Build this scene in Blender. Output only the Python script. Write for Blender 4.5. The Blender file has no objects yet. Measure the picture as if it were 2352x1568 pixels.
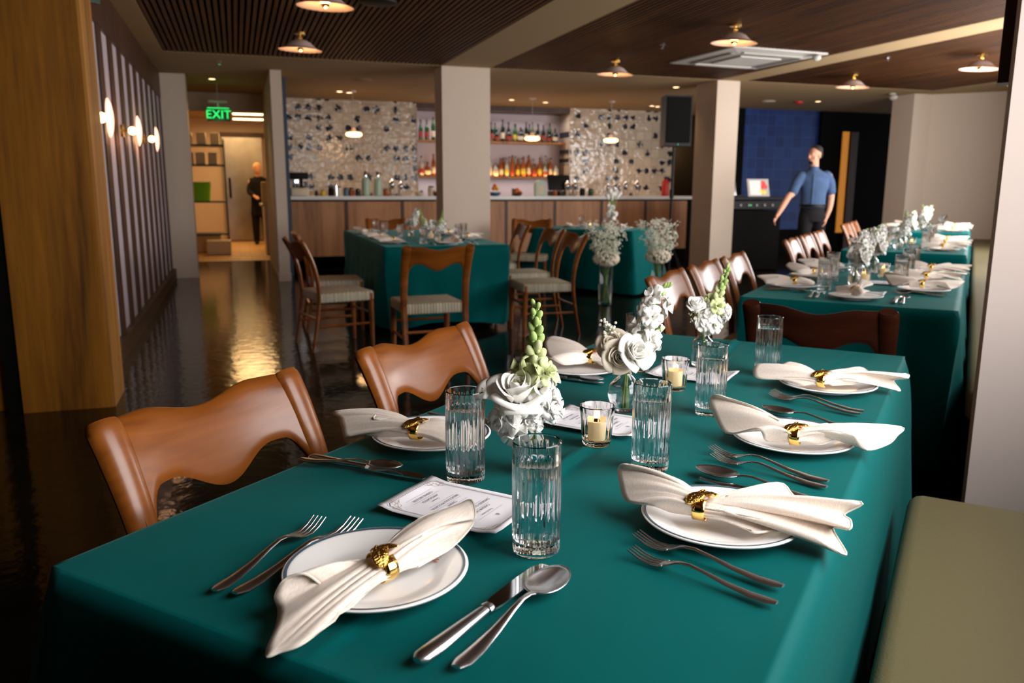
import bpy, bmesh, math, random
from mathutils import Vector, Matrix, Euler
from math import sin, cos, pi, radians, sqrt, exp, atan2
scene = bpy.context.scene
COL = scene.collection
rnd = random.Random(7)

# ------------------------------------------------------------------ camera, sky, daylight, exposure
YAW, PITCH, ROLL, CAMH, FPX = 0.32339, 0.18845, 0.003678, 1.25, 1863.7
cam_d = bpy.data.cameras.new('camera'); cam = bpy.data.objects.new('camera', cam_d); COL.objects.link(cam)
cam_d.sensor_width = 36.0; cam_d.lens = FPX/2352*36.0; cam_d.clip_start = 0.02; cam_d.clip_end = 200
_F = Vector((sin(YAW)*cos(PITCH), cos(YAW)*cos(PITCH), -sin(PITCH)))
_R = Vector((cos(YAW), -sin(YAW), 0)); _U = _R.cross(_F)
_R2 = _R*cos(ROLL) + _U*sin(ROLL); _U2 = _U*cos(ROLL) - _R*sin(ROLL)
cam.matrix_world = Matrix(((_R2.x, _U2.x, -_F.x, 0), (_R2.y, _U2.y, -_F.y, 0), (_R2.z, _U2.z, -_F.z, CAMH), (0, 0, 0, 1)))
cam_d.dof.use_dof = True; cam_d.dof.focus_distance = 1.42; cam_d.dof.aperture_fstop = 5.6
scene.camera = cam
scene.view_settings.view_transform = 'Standard'; scene.view_settings.look = 'None'
scene.view_settings.exposure = 0.08; scene.view_settings.gamma = 1.0
scene.cycles.use_denoising = True
scene.cycles.max_bounces = 14; scene.cycles.transmission_bounces = 12; scene.cycles.glossy_bounces = 5
scene.cycles.sample_clamp_indirect = 6.0; scene.cycles.blur_glossy = 0.6

def srgb(r, g, b):
    f = lambda c: (c/255/12.92) if c/255 <= 0.04045 else ((c/255+0.055)/1.055)**2.4
    return (f(r), f(g), f(b), 1.0)

world = bpy.data.worlds.new('sky'); scene.world = world; world.use_nodes = True
wn = world.node_tree.nodes; bg = wn['Background']
bg.inputs[0].default_value = (0.9, 0.93, 1.0, 1); bg.inputs[1].default_value = 1.0

# table frame: T runs along the banquette, W from the aisle towards the window wall
TA = radians(42.24)
TX, TY = cos(TA), sin(TA)
OX, OY = -0.262, 1.155
def tw(t, w, z=0.0): return Vector((OX + t*TX + w*TY, OY + t*TY - w*TX, z))

def area_light(name, loc, rot, sx, sy, power, color, spread=pi):
    d = bpy.data.lights.new(name, 'AREA'); d.shape = 'RECTANGLE'; d.size = sx; d.size_y = sy
    d.energy = power; d.color = color; d.spread = spread
    o = bpy.data.objects.new(name, d); COL.objects.link(o); o.location = loc; o.rotation_euler = rot
    return o
# daylight entering through the tall windows of the window wall, light faces -W
def window_light(t, width, z0, z1, power, w=1.72):
    p = tw(t, w, (z0+z1)/2)
    return area_light('window_daylight', p, (pi/2, 0, TA), width, z1-z0, power, (1.0, 0.975, 0.965))
for _t, _wd, _pw in ((0.95, 1.7, 80), (4.05, 1.7, 34), (6.2, 1.9, 30), (8.5, 1.9, 125), (10.8, 1.9, 130)):
    window_light(_t, _wd, 0.95, 2.4, _pw)

def point(name, loc, power, color=(1.0, 0.55, 0.22), r=0.03, parent=None):
    d = bpy.data.lights.new(name, 'POINT'); d.energy = power; d.color = color; d.shadow_soft_size = r
    o = bpy.data.objects.new(name, d); COL.objects.link(o); o.location = loc
    if parent: o.parent = parent
    return o
def spot(name, loc, power, color=(1.0, 0.62, 0.3), ang=100, r=0.04):
    d = bpy.data.lights.new(name, 'SPOT'); d.energy = power; d.color = color; d.shadow_soft_size = r
    d.spot_size = radians(ang); d.spot_blend = 0.8
    o = bpy.data.objects.new(name, d); COL.objects.link(o); o.location = loc
    return o

# ------------------------------------------------------------------ materials
MATS = {}
def new_mat(name):
    m = bpy.data.materials.new(name); m.use_nodes = True; MATS[name] = m
    nt = m.node_tree; return m, nt, nt.nodes['Principled BSDF']
def N(nt, t, **kw):
    n = nt.nodes.new(t)
    for k, v in kw.items():
        if k.startswith('i_'): n.inputs[k[2:].replace('_', ' ')].default_value = v
        else: setattr(n, k, v)
    return n
def L(nt, a, b): nt.links.new(a, b)
def ramp(nt, stops):
    r = nt.nodes.new('ShaderNodeValToRGB'); e = r.color_ramp.elements
    e[0].position, e[0].color = stops[0]; e[1].position, e[1].color = stops[-1]
    for p, c in stops[1:-1]:
        x = e.new(p); x.color = c
    return r
def mix(c, k): return tuple(min(1, v*k) for v in c[:3]) + (1,)

def plain(name, col, rough=0.5, metal=0.0, spec=0.5, bump=0.0, bscale=200, var=0.0, vscale=6, sheen=0.0, trans=0.0, ior=1.5, coat=0.0, emit=None, estr=0, sss=0.0):
    m, nt, b = new_mat(name)
    b.inputs['Base Color'].default_value = col; b.inputs['Roughness'].default_value = rough
    b.inputs['Metallic'].default_value = metal; b.inputs['Specular IOR Level'].default_value = spec
    b.inputs['Transmission Weight'].default_value = trans; b.inputs['IOR'].default_value = ior
    b.inputs['Coat Weight'].default_value = coat; b.inputs['Coat Roughness'].default_value = 0.15
    if sheen: b.inputs['Sheen Weight'].default_value = sheen; b.inputs['Sheen Roughness'].default_value = 0.4
    if emit: b.inputs['Emission Color'].default_value = emit; b.inputs['Emission Strength'].default_value = estr
    tc = N(nt, 'ShaderNodeTexCoord')
    if var > 0:
        n = N(nt, 'ShaderNodeTexNoise', i_Scale=vscale, i_Detail=4.0); L(nt, tc.outputs['Object'], n.inputs['Vector'])
        r = ramp(nt, [(0.3, mix(col, 1-var)), (0.7, mix(col, 1+var))]); L(nt, n.outputs['Fac'], r.inputs[0]); L(nt, r.outputs[0], b.inputs['Base Color'])
    if bump > 0:
        n = N(nt, 'ShaderNodeTexNoise', i_Scale=bscale, i_Detail=3.0); L(nt, tc.outputs['Object'], n.inputs['Vector'])
        bp = N(nt, 'ShaderNodeBump', i_Strength=bump, i_Distance=0.002); L(nt, n.outputs['Fac'], bp.inputs['Height']); L(nt, bp.outputs[0], b.inputs['Normal'])
    return m

def wood(name, dark, light, axis='Z', scale=1.0, rough=0.35, coat=0.0, spec=0.5):
    m, nt, b = new_mat(name)
    tc = N(nt, 'ShaderNodeTexCoord'); mp = N(nt, 'ShaderNodeMapping')
    s = [14*scale]*3; s['XYZ'.index(axis)] = 0.9*scale; mp.inputs['Scale'].default_value = s
    L(nt, tc.outputs['Object'], mp.inputs[0])
    n1 = N(nt, 'ShaderNodeTexNoise', i_Scale=0.55, i_Detail=5.0, i_Distortion=1.2); L(nt, mp.outputs[0], n1.inputs['Vector'])
    n2 = N(nt, 'ShaderNodeTexNoise', i_Scale=6.0, i_Detail=3.0); L(nt, mp.outputs[0], n2.inputs['Vector'])
    mx = N(nt, 'ShaderNodeMath', operation='MULTIPLY_ADD'); mx.inputs[1].default_value = 0.3; L(nt, n2.outputs['Fac'], mx.inputs[0]); L(nt, n1.outputs['Fac'], mx.inputs[2])
    mid = tuple((dark[i]+light[i])/2 for i in range(3))+(1,)
    r = ramp(nt, [(0.42, dark), (0.6, mid), (0.82, light)]); L(nt, mx.outputs[0], r.inputs[0]); L(nt, r.outputs[0], b.inputs['Base Color'])
    b.inputs['Roughness'].default_value = rough; b.inputs['Coat Weight'].default_value = coat; b.inputs['Coat Roughness'].default_value = 0.2
    b.inputs['Specular IOR Level'].default_value = spec
    return m

plain('plaster', srgb(205, 186, 168), 0.85, bump=0.12, bscale=160)
plain('plaster_white', srgb(206, 190, 182), 0.9, bump=0.1, bscale=120)
plain('soffit', srgb(160, 132, 92), 0.9)
plain('panel_backing', srgb(196, 184, 192), 0.5)
plain('dark_wall', srgb(26, 22, 20), 0.8, spec=0.2)
plain('black_paint', srgb(9, 7, 5), 0.8, spec=0.12)
wood('walnut', srgb(48, 22, 2), srgb(170, 108, 26), 'Z', 0.45, 0.55, spec=0.25)
wood('walnut_side', srgb(128, 80, 22), srgb(180, 122, 50), 'Z', 0.6, 0.5)  # paler walnut: window light in the colour on the pillar side; also shelf wood
wood('walnut_dark', srgb(38, 18, 8), srgb(74, 40, 18), 'Z', 1.0, 0.5)
wood('ceiling_wood', srgb(50, 28, 12), srgb(92, 54, 24), 'Y', 1.0, 0.6, spec=0.2)
plain('ceiling_void', srgb(20, 12, 6), 0.9, spec=0.05)
wood('bar_wood', srgb(136, 84, 44), srgb(190, 130, 80), 'Z', 0.8, 0.5)
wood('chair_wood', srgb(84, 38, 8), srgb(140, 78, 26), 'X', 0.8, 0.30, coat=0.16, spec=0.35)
wood('chair_wood_dark', srgb(30, 11, 5), srgb(56, 22, 9), 'X', 0.8, 0.4, spec=0.3)  # dark wood, coloured darker still to imitate the unlit chair back
plain('counter', srgb(226, 222, 218), 0.3)
plain('blue_trim', srgb(40, 58, 82), 0.5)
plain('brass', (0.75, 0.47, 0.12, 1), 0.25, metal=1.0)
plain('gold', (0.86, 0.56, 0.16, 1), 0.12, metal=1.0)
plain('gold_leaf', (0.80, 0.50, 0.12, 1), 0.2, metal=1.0, bump=0.8, bscale=380)
plain('steel', (0.62, 0.62, 0.64, 1), 0.27, metal=1.0)
plain('steel_brushed', (0.5, 0.48, 0.45, 1), 0.35, metal=1.0, var=0.15, vscale=3)
plain('porcelain', srgb(248, 245, 242), 0.12, coat=0.3)
plain('rim_line', srgb(72, 90, 104), 0.15)
plain('print_red', srgb(196, 128, 98), 0.5)
plain('paper', srgb(226, 222, 226), 0.8)
plain('ink', srgb(70, 66, 74), 0.8)
plain('ink_gold', srgb(176, 150, 130), 0.8)
plain('shade_pink', srgb(226, 196, 184), 0.45)
plain('bulb', (1, 0.6, 0.25, 1), 0.4, emit=(1.0, 0.5, 0.2, 1), estr=9)
plain('sconce_glow', (1, 0.75, 0.6, 1), 0.4, emit=(1.0, 0.52, 0.36, 1), estr=1.7)
plain('lamp_glow', (1, 0.75, 0.5, 1), 0.4, emit=(1.0, 0.55, 0.26, 1), estr=4.5)
plain('downlight_glow', (1, 0.75, 0.5, 1), 0.4, emit=(1.0, 0.6, 0.32, 1), estr=7)
plain('tube_glow', (1, 0.85, 0.6, 1), 0.4, emit=(1.0, 0.72, 0.38, 1), estr=6)
plain('flame', (1, 0.6, 0.2, 1), 0.4, emit=(1.0, 0.55, 0.15, 1), estr=7)
plain('sign_green', (0.02, 0.7, 0.15, 1), 0.4, emit=(0.02, 0.85, 0.16, 1), estr=1.3)
plain('sign_body', srgb(26, 58, 36), 0.4)
plain('wax', srgb(250, 226, 176), 0.5, emit=(1.0, 0.62, 0.25, 1), estr=0.22)
plain('white_plastic', srgb(196, 190, 182), 0.5)
plain('grey_plastic', srgb(140, 134, 126), 0.5)
plain('black_plastic', srgb(8, 8, 8), 0.55, spec=0.25)
plain('chrome', (0.7, 0.7, 0.72, 1), 0.1, metal=1.0)
plain('glass', (1, 1, 1, 1), 0.0, trans=1.0, ior=1.48)
plain('water', (0.96, 0.98, 1.0, 1), 0.0, trans=1.0, ior=1.33)
plain('petal_white', srgb(252, 250, 244), 0.6, spec=0.2)
plain('petal_cream', srgb(240, 228, 208), 0.6, spec=0.2)
plain('petal_green', srgb(206, 214, 158), 0.6, spec=0.2)
plain('bud_green', srgb(150, 172, 100), 0.55, spec=0.2, var=0.15, vscale=60)
plain('stem_green', srgb(104, 134, 62), 0.5, var=0.2, vscale=40)
plain('leaf_green', srgb(78, 110, 46), 0.5, var=0.2, vscale=40)
plain('gyp_white', srgb(226, 224, 208), 0.8)
plain('cord_woven', srgb(196, 184, 160), 0.8)
plain('skin', srgb(206, 150, 122), 0.55, spec=0.3)
plain('shirt_blue', srgb(60, 82, 116), 0.9, var=0.15, vscale=14, bump=0.2, bscale=60)
plain('cloth_black', srgb(22, 20, 22), 0.85, spec=0.2)
plain('hair_dark', srgb(34, 24, 20), 0.8)
plain('hair_blond', srgb(214, 180, 130), 0.8)
plain('cream_plastic', srgb(214, 200, 172), 0.5)
plain('lime', srgb(120, 210, 20), 0.5)
plain('blue_bowl', srgb(44, 92, 122), 0.4)
plain('orange_fruit', srgb(214, 110, 34), 0.5)
plain('lemon', srgb(214, 190, 60), 0.5)
plain('red_paint', srgb(190, 40, 30), 0.5)
plain('label_cream', srgb(210, 196, 170), 0.7)
plain('label_red', srgb(150, 50, 34), 0.7)
plain('label_yellow', srgb(200, 180, 60), 0.7)
plain('bottle_dark', srgb(20, 24, 16), 0.12)
plain('bottle_green', srgb(28, 70, 34), 0.12)
plain('bottle_amber', srgb(150, 74, 20), 0.12)
plain('bottle_clear', srgb(190, 182, 168), 0.12)
plain('wood_cap', srgb(60, 40, 26), 0.6)
plain('mint', srgb(166, 190, 172), 0.4)
plain('screen_light', srgb(220, 222, 214), 0.4, emit=srgb(220, 222, 214), estr=0.35)
plain('screen_red', srgb(210, 40, 36), 0.4, emit=srgb(210, 40, 36), estr=0.4)
plain('screen_yellow', srgb(230, 200, 60), 0.4, emit=srgb(230, 200, 60), estr=0.4)
plain('amber_glow', srgb(220, 130, 20), 0.5, emit=(0.8, 0.3, 0.03, 1), estr=0.35)
plain('teal_glow', srgb(60, 190, 180), 0.5, emit=(0.05, 0.5, 0.45, 1), estr=0.6)
plain('shelf_steel', srgb(40, 58, 46), 0.4)
plain('cardboard', srgb(206, 176, 128), 0.8)

# petals let some light through
for _n in ('petal_white', 'petal_cream', 'petal_green'):
    _nt = MATS[_n].node_tree; _b = _nt.nodes['Principled BSDF']; _o = [q for q in _nt.nodes if q.type == 'OUTPUT_MATERIAL'][0]
    _t = _nt.nodes.new('ShaderNodeBsdfTranslucent'); _t.inputs[0].default_value = _b.inputs['Base Color'].default_value
    _m = _nt.nodes.new('ShaderNodeMixShader'); _m.inputs[0].default_value = 0.15
    _nt.links.new(_b.outputs[0], _m.inputs[1]); _nt.links.new(_t.outputs[0], _m.inputs[2]); _nt.links.new(_m.outputs[0], _o.inputs['Surface'])
# teal satin tablecloth
m, nt, b = new_mat('teal_cloth')
tc = N(nt, 'ShaderNodeTexCoord')
n = N(nt, 'ShaderNodeTexNoise', i_Scale=900.0, i_Detail=2.0); L(nt, tc.outputs['Object'], n.inputs['Vector'])
n2 = N(nt, 'ShaderNodeTexNoise', i_Scale=3.0, i_Detail=2.0); L(nt, tc.outputs['Object'], n2.inputs['Vector'])
bp = N(nt, 'ShaderNodeBump', i_Strength=0.25, i_Distance=0.0006); L(nt, n.outputs['Fac'], bp.inputs['Height'])
bp2 = N(nt, 'ShaderNodeBump', i_Strength=0.35, i_Distance=0.02); L(nt, n2.outputs['Fac'], bp2.inputs['Height']); L(nt, bp.outputs[0], bp2.inputs['Normal'])
L(nt, bp2.outputs[0], b.inputs['Normal'])
b.inputs['Base Color'].default_value = (0.0, 0.084, 0.082, 1); b.inputs['Roughness'].default_value = 0.6
b.inputs['Specular IOR Level'].default_value = 0.10; b.inputs['Specular Tint'].default_value = (0.2, 1.0, 0.97, 1)
b.inputs['Sheen Weight'].default_value = 0.10; b.inputs['Sheen Tint'].default_value = (0.3, 0.95, 0.9, 1); b.inputs['Sheen Roughness'].default_value = 0.35

# napkin: champagne satin with a faint crosshatch weave
m, nt, b = new_mat('napkin_cloth')
tc = N(nt, 'ShaderNodeTexCoord')
mp = N(nt, 'ShaderNodeMapping'); mp.inputs['Scale'].default_value = (60, 900, 300); mp.inputs['Rotation'].default_value = (0, 0, 0.9); L(nt, tc.outputs['Object'], mp.inputs[0])
n = N(nt, 'ShaderNodeTexNoise', i_Scale=1.0, i_Detail=3.0); L(nt, mp.outputs[0], n.inputs['Vector'])
r = ramp(nt, [(0.3, srgb(220, 204, 190)), (0.7, srgb(236, 224, 212))]); L(nt, n.outputs['Fac'], r.inputs[0]); L(nt, r.outputs[0], b.inputs['Base Color'])
bp = N(nt, 'ShaderNodeBump', i_Strength=0.3, i_Distance=0.0008); L(nt, n.outputs['Fac'], bp.inputs['Height']); L(nt, bp.outputs[0], b.inputs['Normal'])
b.inputs['Roughness'].default_value = 0.48; b.inputs['Sheen Weight'].default_value = 0.25; b.inputs['Sheen Roughness'].default_value = 0.3
plain('napkin_hem', srgb(238, 230, 216), 0.6)

# polished dark concrete floor with soft mottling
m, nt, b = new_mat('floor_concrete')
tc = N(nt, 'ShaderNodeTexCoord')
n = N(nt, 'ShaderNodeTexNoise', i_Scale=1.6, i_Detail=6.0); L(nt, tc.outputs['Object'], n.inputs['Vector'])
r = ramp(nt, [(0.3, srgb(14, 11, 6)), (0.7, srgb(34, 27, 15))]); L(nt, n.outputs['Fac'], r.inputs[0]); L(nt, r.outputs[0], b.inputs['Base Color'])
n2 = N(nt, 'ShaderNodeTexNoise', i_Scale=5.0, i_Detail=4.0); L(nt, tc.outputs['Object'], n2.inputs['Vector'])
mr = N(nt, 'ShaderNodeMapRange'); mr.inputs[3].default_value = 0.05; mr.inputs[4].default_value = 0.14; b.inputs['Specular IOR Level'].default_value = 0.22; L(nt, n2.outputs['Fac'], mr.inputs[0]); L(nt, mr.outputs[0], b.inputs['Roughness'])
n3 = N(nt, 'ShaderNodeTexNoise', i_Scale=13.0, i_Detail=3.5); L(nt, tc.outputs['Object'], n3.inputs['Vector'])
bp = N(nt, 'ShaderNodeBump', i_Strength=0.2, i_Distance=0.01); L(nt, n3.outputs['Fac'], bp.inputs['Height']); L(nt, bp.outputs[0], b.inputs['Normal'])

# olive leather
m, nt, b = new_mat('olive_leather')
tc = N(nt, 'ShaderNodeTexCoord')
v = N(nt, 'ShaderNodeTexVoronoi', i_Scale=260.0); v.feature = 'SMOOTH_F1'
nn = N(nt, 'ShaderNodeTexNoise', i_Scale=60.0, i_Detail=3.0); L(nt, tc.outputs['Object'], nn.inputs['Vector'])
L(nt, tc.outputs['Object'], v.inputs['Vector'])
ad = N(nt, 'ShaderNodeMath', operation='ADD'); L(nt, v.outputs['Distance'], ad.inputs[0]); L(nt, nn.outputs['Fac'], ad.inputs[1])
bp = N(nt, 'ShaderNodeBump', i_Strength=0.35, i_Distance=0.0015); L(nt, ad.outputs[0], bp.inputs['Height']); L(nt, bp.outputs[0], b.inputs['Normal'])
b.inputs['Base Color'].default_value = srgb(106, 96, 66); b.inputs['Roughness'].default_value = 0.55; b.inputs['Specular IOR Level'].default_value = 0.3

def tile_mat(name, c1, c2, grout, blot=None, tile=0.1, rough=0.12, bumpy=0.6):
    """handmade glazed tiles on a wall that faces -Y: object X and Z"""
    m, nt, b = new_mat(name)
    tc = N(nt, 'ShaderNodeTexCoord'); sp = N(nt, 'ShaderNodeSeparateXYZ'); L(nt, tc.outputs['Object'], sp.inputs[0])
    cb = N(nt, 'ShaderNodeCombineXYZ'); L(nt, sp.outputs[0], cb.inputs[0]); L(nt, sp.outputs[2], cb.inputs[1])
    br = N(nt, 'ShaderNodeTexBrick', offset=0.0); br.inputs['Scale'].default_value = 1.0
    br.inputs['Brick Width'].default_value = tile; br.inputs['Row Height'].default_value = tile; br.inputs['Mortar Size'].default_value = 0.0018
    br.inputs['Color1'].default_value = c1; br.inputs['Color2'].default_value = c2; br.inputs['Mortar'].default_value = grout
    L(nt, cb.outputs[0], br.inputs['Vector'])
    # one value per tile for tilt of the glaze
    sn = N(nt, 'ShaderNodeVectorMath', operation='SNAP'); sn.inputs[1].default_value = (tile, tile, tile); L(nt, cb.outputs[0], sn.inputs[0])
    wn_ = N(nt, 'ShaderNodeTexWhiteNoise', noise_dimensions='3D'); L(nt, sn.outputs[0], wn_.inputs['Vector'])
    last = br.outputs['Color']
    if blot:
        # some tiles carry a brushed leaf blot
        fr = N(nt, 'ShaderNodeVectorMath', operation='SUBTRACT'); L(nt, cb.outputs[0], fr.inputs[0]); L(nt, sn.outputs[0], fr.inputs[1])
        ce = N(nt, 'ShaderNodeVectorMath', operation='SUBTRACT'); L(nt, fr.outputs[0], ce.inputs[0]); ce.inputs[1].default_value = (tile/2, tile/2, 0)
        ln = N(nt, 'ShaderNodeVectorMath', operation='LENGTH'); L(nt, ce.outputs[0], ln.inputs[0])
        nz = N(nt, 'ShaderNodeTexNoise', i_Scale=20.0, i_Detail=2.5); L(nt, cb.outputs[0], nz.inputs['Vector'])
        ma = N(nt, 'ShaderNodeMath', operation='MULTIPLY_ADD'); L(nt, nz.outputs['Fac'], ma.inputs[0]); ma.inputs[1].default_value = 0.15; L(nt, ln.outputs['Value'], ma.inputs[2])
        lt = N(nt, 'ShaderNodeMath', operation='LESS_THAN'); L(nt, ma.outputs[0], lt.inputs[0]); lt.inputs[1].default_value = 0.128
        gt = N(nt, 'ShaderNodeMath', operation='LESS_THAN'); L(nt, wn_.outputs['Value'], gt.inputs[0]); gt.inputs[1].default_value = 0.36
        mu = N(nt, 'ShaderNodeMath', operation='MULTIPLY'); L(nt, lt.outputs[0], mu.inputs[0]); L(nt, gt.outputs[0], mu.inputs[1])
        mx = N(nt, 'ShaderNodeMix', data_type='RGBA'); L(nt, mu.outputs[0], mx.inputs[0]); L(nt, last, mx.inputs[6]); mx.inputs[7].default_value = blot
        last = mx.outputs[2]
    L(nt, last, b.inputs['Base Color']); b.inputs['Roughness'].default_value = rough
    # wavy glaze
    nw = N(nt, 'ShaderNodeTexNoise', i_Scale=9.0, i_Detail=2.0)
    ofs = N(nt, 'ShaderNodeVectorMath', operation='MULTIPLY_ADD'); L(nt, wn_.outputs['Color'], ofs.inputs[0]); ofs.inputs[1].default_value = (7, 7, 7); L(nt, cb.outputs[0], ofs.inputs[2])
    L(nt, ofs.outputs[0], nw.inputs['Vector'])
    sb = N(nt, 'ShaderNodeMath', operation='MULTIPLY_ADD'); L(nt, br.outputs['Fac'], sb.inputs[0]); sb.inputs[1].default_value = -0.12; L(nt, nw.outputs['Fac'], sb.inputs[2])
    bp = N(nt, 'ShaderNodeBump', i_Strength=bumpy, i_Distance=0.02); L(nt, sb.outputs[0], bp.inputs['Height']); L(nt, bp.outputs[0], b.inputs['Normal'])
    return m
tile_mat('tile_bar', srgb(204, 188, 168), srgb(184, 168, 150), srgb(120, 106, 92), blot=srgb(30, 36, 48), tile=0.165, bumpy=0.8)
tile_mat('tile_blue', srgb(18, 56, 124), srgb(10, 40, 100), srgb(70, 100, 150), tile=0.2, rough=0.4, bumpy=0.2)
tile_mat('tile_floor', srgb(214, 170, 110), srgb(196, 152, 96), srgb(120, 84, 44), tile=0.2, rough=0.4, bumpy=0.1)
# brick floor tiles use object X and Y: swap in a copy
m = MATS['tile_floor']; nt = m.node_tree
for l in list(nt.links):
    if l.from_node.type == 'SEPXYZ' and l.from_socket == l.from_node.outputs[2]:
        to = l.to_socket; fn = l.from_node; nt.links.remove(l); nt.links.new(fn.outputs[1], to)
        break

# ------------------------------------------------------------------ mesh helpers
class MB:
    def __init__(s): s.v = []; s.f = []; s.m = []
    def add(s, vs, fs, mi=0):
        o = len(s.v); s.v += [tuple(p) for p in vs]
        for f in fs: s.f.append(tuple(i+o for i in f)); s.m.append(mi)
        return s
    def box(s, c, d, rz=0, mi=0, bev=0.0, rx=0, ry=0):
        R = Euler((rx, ry, rz)).to_matrix(); c = Vector(c); hx, hy, hz = d[0]/2, d[1]/2, d[2]/2
        if bev <= 0:
            vs = [c + R @ Vector((x, y, z)) for x in (-hx, hx) for y in (-hy, hy) for z in (-hz, hz)]
            return s.add(vs, [(0, 1, 3, 2), (4, 6, 7, 5), (0, 4, 5, 1), (2, 3, 7, 6), (0, 2, 6, 4), (1, 5, 7, 3)], mi)
        bm = bmesh.new(); bmesh.ops.create_cube(bm, size=1.0)
        for v in bm.verts: v.co = Vector((v.co.x*d[0], v.co.y*d[1], v.co.z*d[2]))
        bmesh.ops.bevel(bm, geom=list(bm.edges), offset=bev, segments=3, affect='EDGES', profile=0.5)
        bm.verts.index_update(); vs = [c + R @ v.co for v in bm.verts]; fs = [[v.index for v in f.verts] for f in bm.faces]; bm.free()
        return s.add(vs, fs, mi)
    def lathe(s, prof, n=32, c=(0, 0, 0), mi=0, rmod=None, closed=False, mis=None):
        vs = []; k = len(prof)
        for j in range(n):
            a = 2*pi*j/n
            for (r, z) in prof:
                rr = r*(rmod(a, z, r) if rmod else 1)
                vs.append((c[0]+rr*cos(a), c[1]+rr*sin(a), c[2]+z))
        fs = []; ms = []
        rng = k if closed else k-1
        for j in range(n):
            j2 = (j+1) % n
            for i in range(rng):
                i2 = (i+1) % k
                fs.append((j*k+i, j2*k+i, j2*k+i2, j*k+i2)); ms.append(mis[i] if mis else mi)
        o = len(s.v); s.v += vs
        for f, q in zip(fs, ms): s.f.append(tuple(i+o for i in f)); s.m.append(q)
        return s
    def tube(s, pts, rad, n=8, mi=0, cap=True, flat=None, up=None):
        """rad: number or list; flat: (sx, sy) list scaling of the ring in its frame"""
        pts = [Vector(p) for p in pts]; k = len(pts)
        if not isinstance(rad, (list, tuple)): rad = [rad]*k
        t0 = (pts[1]-pts[0]).normalized(); u = Vector(up) if up else (Vector((0, 0, 1)) if abs(t0.z) < 0.9 else Vector((1, 0, 0)))
        vs = []
        for i in range(k):
            t = (pts[min(i+1, k-1)]-pts[max(i-1, 0)]).normalized()
            sx = t.cross(u)
            if sx.length < 1e-4: sx = t.cross(Vector((0, 1, 0)))
            sx.normalize(); sy = sx.cross(t).normalized()
            if not up: u = sy
            fx, fy = (1, 1) if flat is None else (flat[i] if isinstance(flat, list) else flat)
            for j in range(n):
                a = 2*pi*j/n; vs.append(pts[i] + sx*(cos(a)*rad[i]*fx) + sy*(sin(a)*rad[i]*fy))
        fs = [(i*n+j, i*n+(j+1) % n, (i+1)*n+(j+1) % n, (i+1)*n+j) for i in range(k-1) for j in range(n)]
        if cap: fs += [tuple(range(n-1, -1, -1)), tuple((k-1)*n+j for j in range(n))]
        return s.add(vs, fs, mi)
    def rings(s, rings, mi=0, cap=True, closed=True):
        n = len(rings[0]); k = len(rings); vs = [p for r in rings for p in r]
        nn = n if closed else n-1
        fs = [(i*n+j, i*n+(j+1) % n, (i+1)*n+(j+1) % n, (i+1)*n+j) for i in range(k-1) for j in range(nn)]
        if cap and closed: fs += [tuple(range(n-1, -1, -1)), tuple((k-1)*n+j for j in range(n))]
        return s.add(vs, fs, mi)
    def grid(s, fn, nu, nv, mi=0, closeu=False):
        vs = [fn(i/(nu if closeu else nu-1), j/(nv-1)) for i in range(nu) for j in range(nv)]
        fs = [(i*nv+j, ((i+1) % nu)*nv+j, ((i+1) % nu)*nv+j+1, i*nv+j+1) for i in range(nu if closeu else nu-1) for j in range(nv-1)]
        return s.add(vs, fs, mi)
    def ball(s, c, r, n=8, m=6, mi=0, R=None):
        if not isinstance(r, (tuple, list)): r = (r, r, r)
        c = Vector(c); vs = []
        for i in range(1, m):
            p = pi*i/m
            for j in range(n):
                a = 2*pi*j/n; q = Vector((r[0]*sin(p)*cos(a), r[1]*sin(p)*sin(a), r[2]*cos(p)))
                vs.append(c + (R @ q if R else q))
        t = Vector((0, 0, r[2])); bt = Vector((0, 0, -r[2]))
        vs += [c + (R @ t if R else t), c + (R @ bt if R else bt)]
        T_, B_ = (m-1)*n, (m-1)*n+1
        fs = [(i*n+j, (i+1)*n+j, (i+1)*n+(j+1) % n, i*n+(j+1) % n) for i in range(m-2) for j in range(n)]
        fs += [(T_, j, (j+1) % n) for j in range(n)] + [(B_, (m-2)*n+(j+1) % n, (m-2)*n+j) for j in range(n)]
        return s.add(vs, fs, mi)
    def extrude(s, outline, y0, y1, mi=0, plane='XZ'):
        """solid from a closed outline (list of 2-D points)"""
        n = len(outline)
        P_ = (lambda p, y: (p[0], y, p[1])) if plane == 'XZ' else ((lambda p, y: (p[0], p[1], y)) if plane == 'XY' else (lambda p, y: (y, p[0], p[1])))
        vs = [P_(p, y0) for p in outline] + [P_(p, y1) for p in outline]
        fs = [tuple(range(n)), tuple(range(2*n-1, n-1, -1))] + [(i, (i+1) % n, n+(i+1) % n, n+i) for i in range(n)]
        return s.add(vs, fs, mi)
    def build(s, name, mats, parent=None, smooth=True, loc=None, rot=None, solid=0.0, subsurf=0, sharp=40, offset=0.0, normals=True):
        me = bpy.data.meshes.new(name); me.from_pydata(s.v, [], s.f)
        if isinstance(mats, str): mats = [mats]
        for q in mats: me.materials.append(MATS[q])
        me.polygons.foreach_set('material_index', s.m)
        if normals:
            bm = bmesh.new(); bm.from_mesh(me); bmesh.ops.recalc_face_normals(bm, faces=bm.faces); bm.to_mesh(me); bm.free()
        if smooth:
            me.polygons.foreach_set('use_smooth', [True]*len(me.polygons))
            try: me.set_sharp_from_angle(angle=radians(sharp))
            except Exception: pass
        me.update()
        o = bpy.data.objects.new(name, me); COL.objects.link(o)
        if parent: o.parent = parent
        if loc is not None: o.location = loc
        if rot is not None: o.rotation_euler = rot
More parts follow.
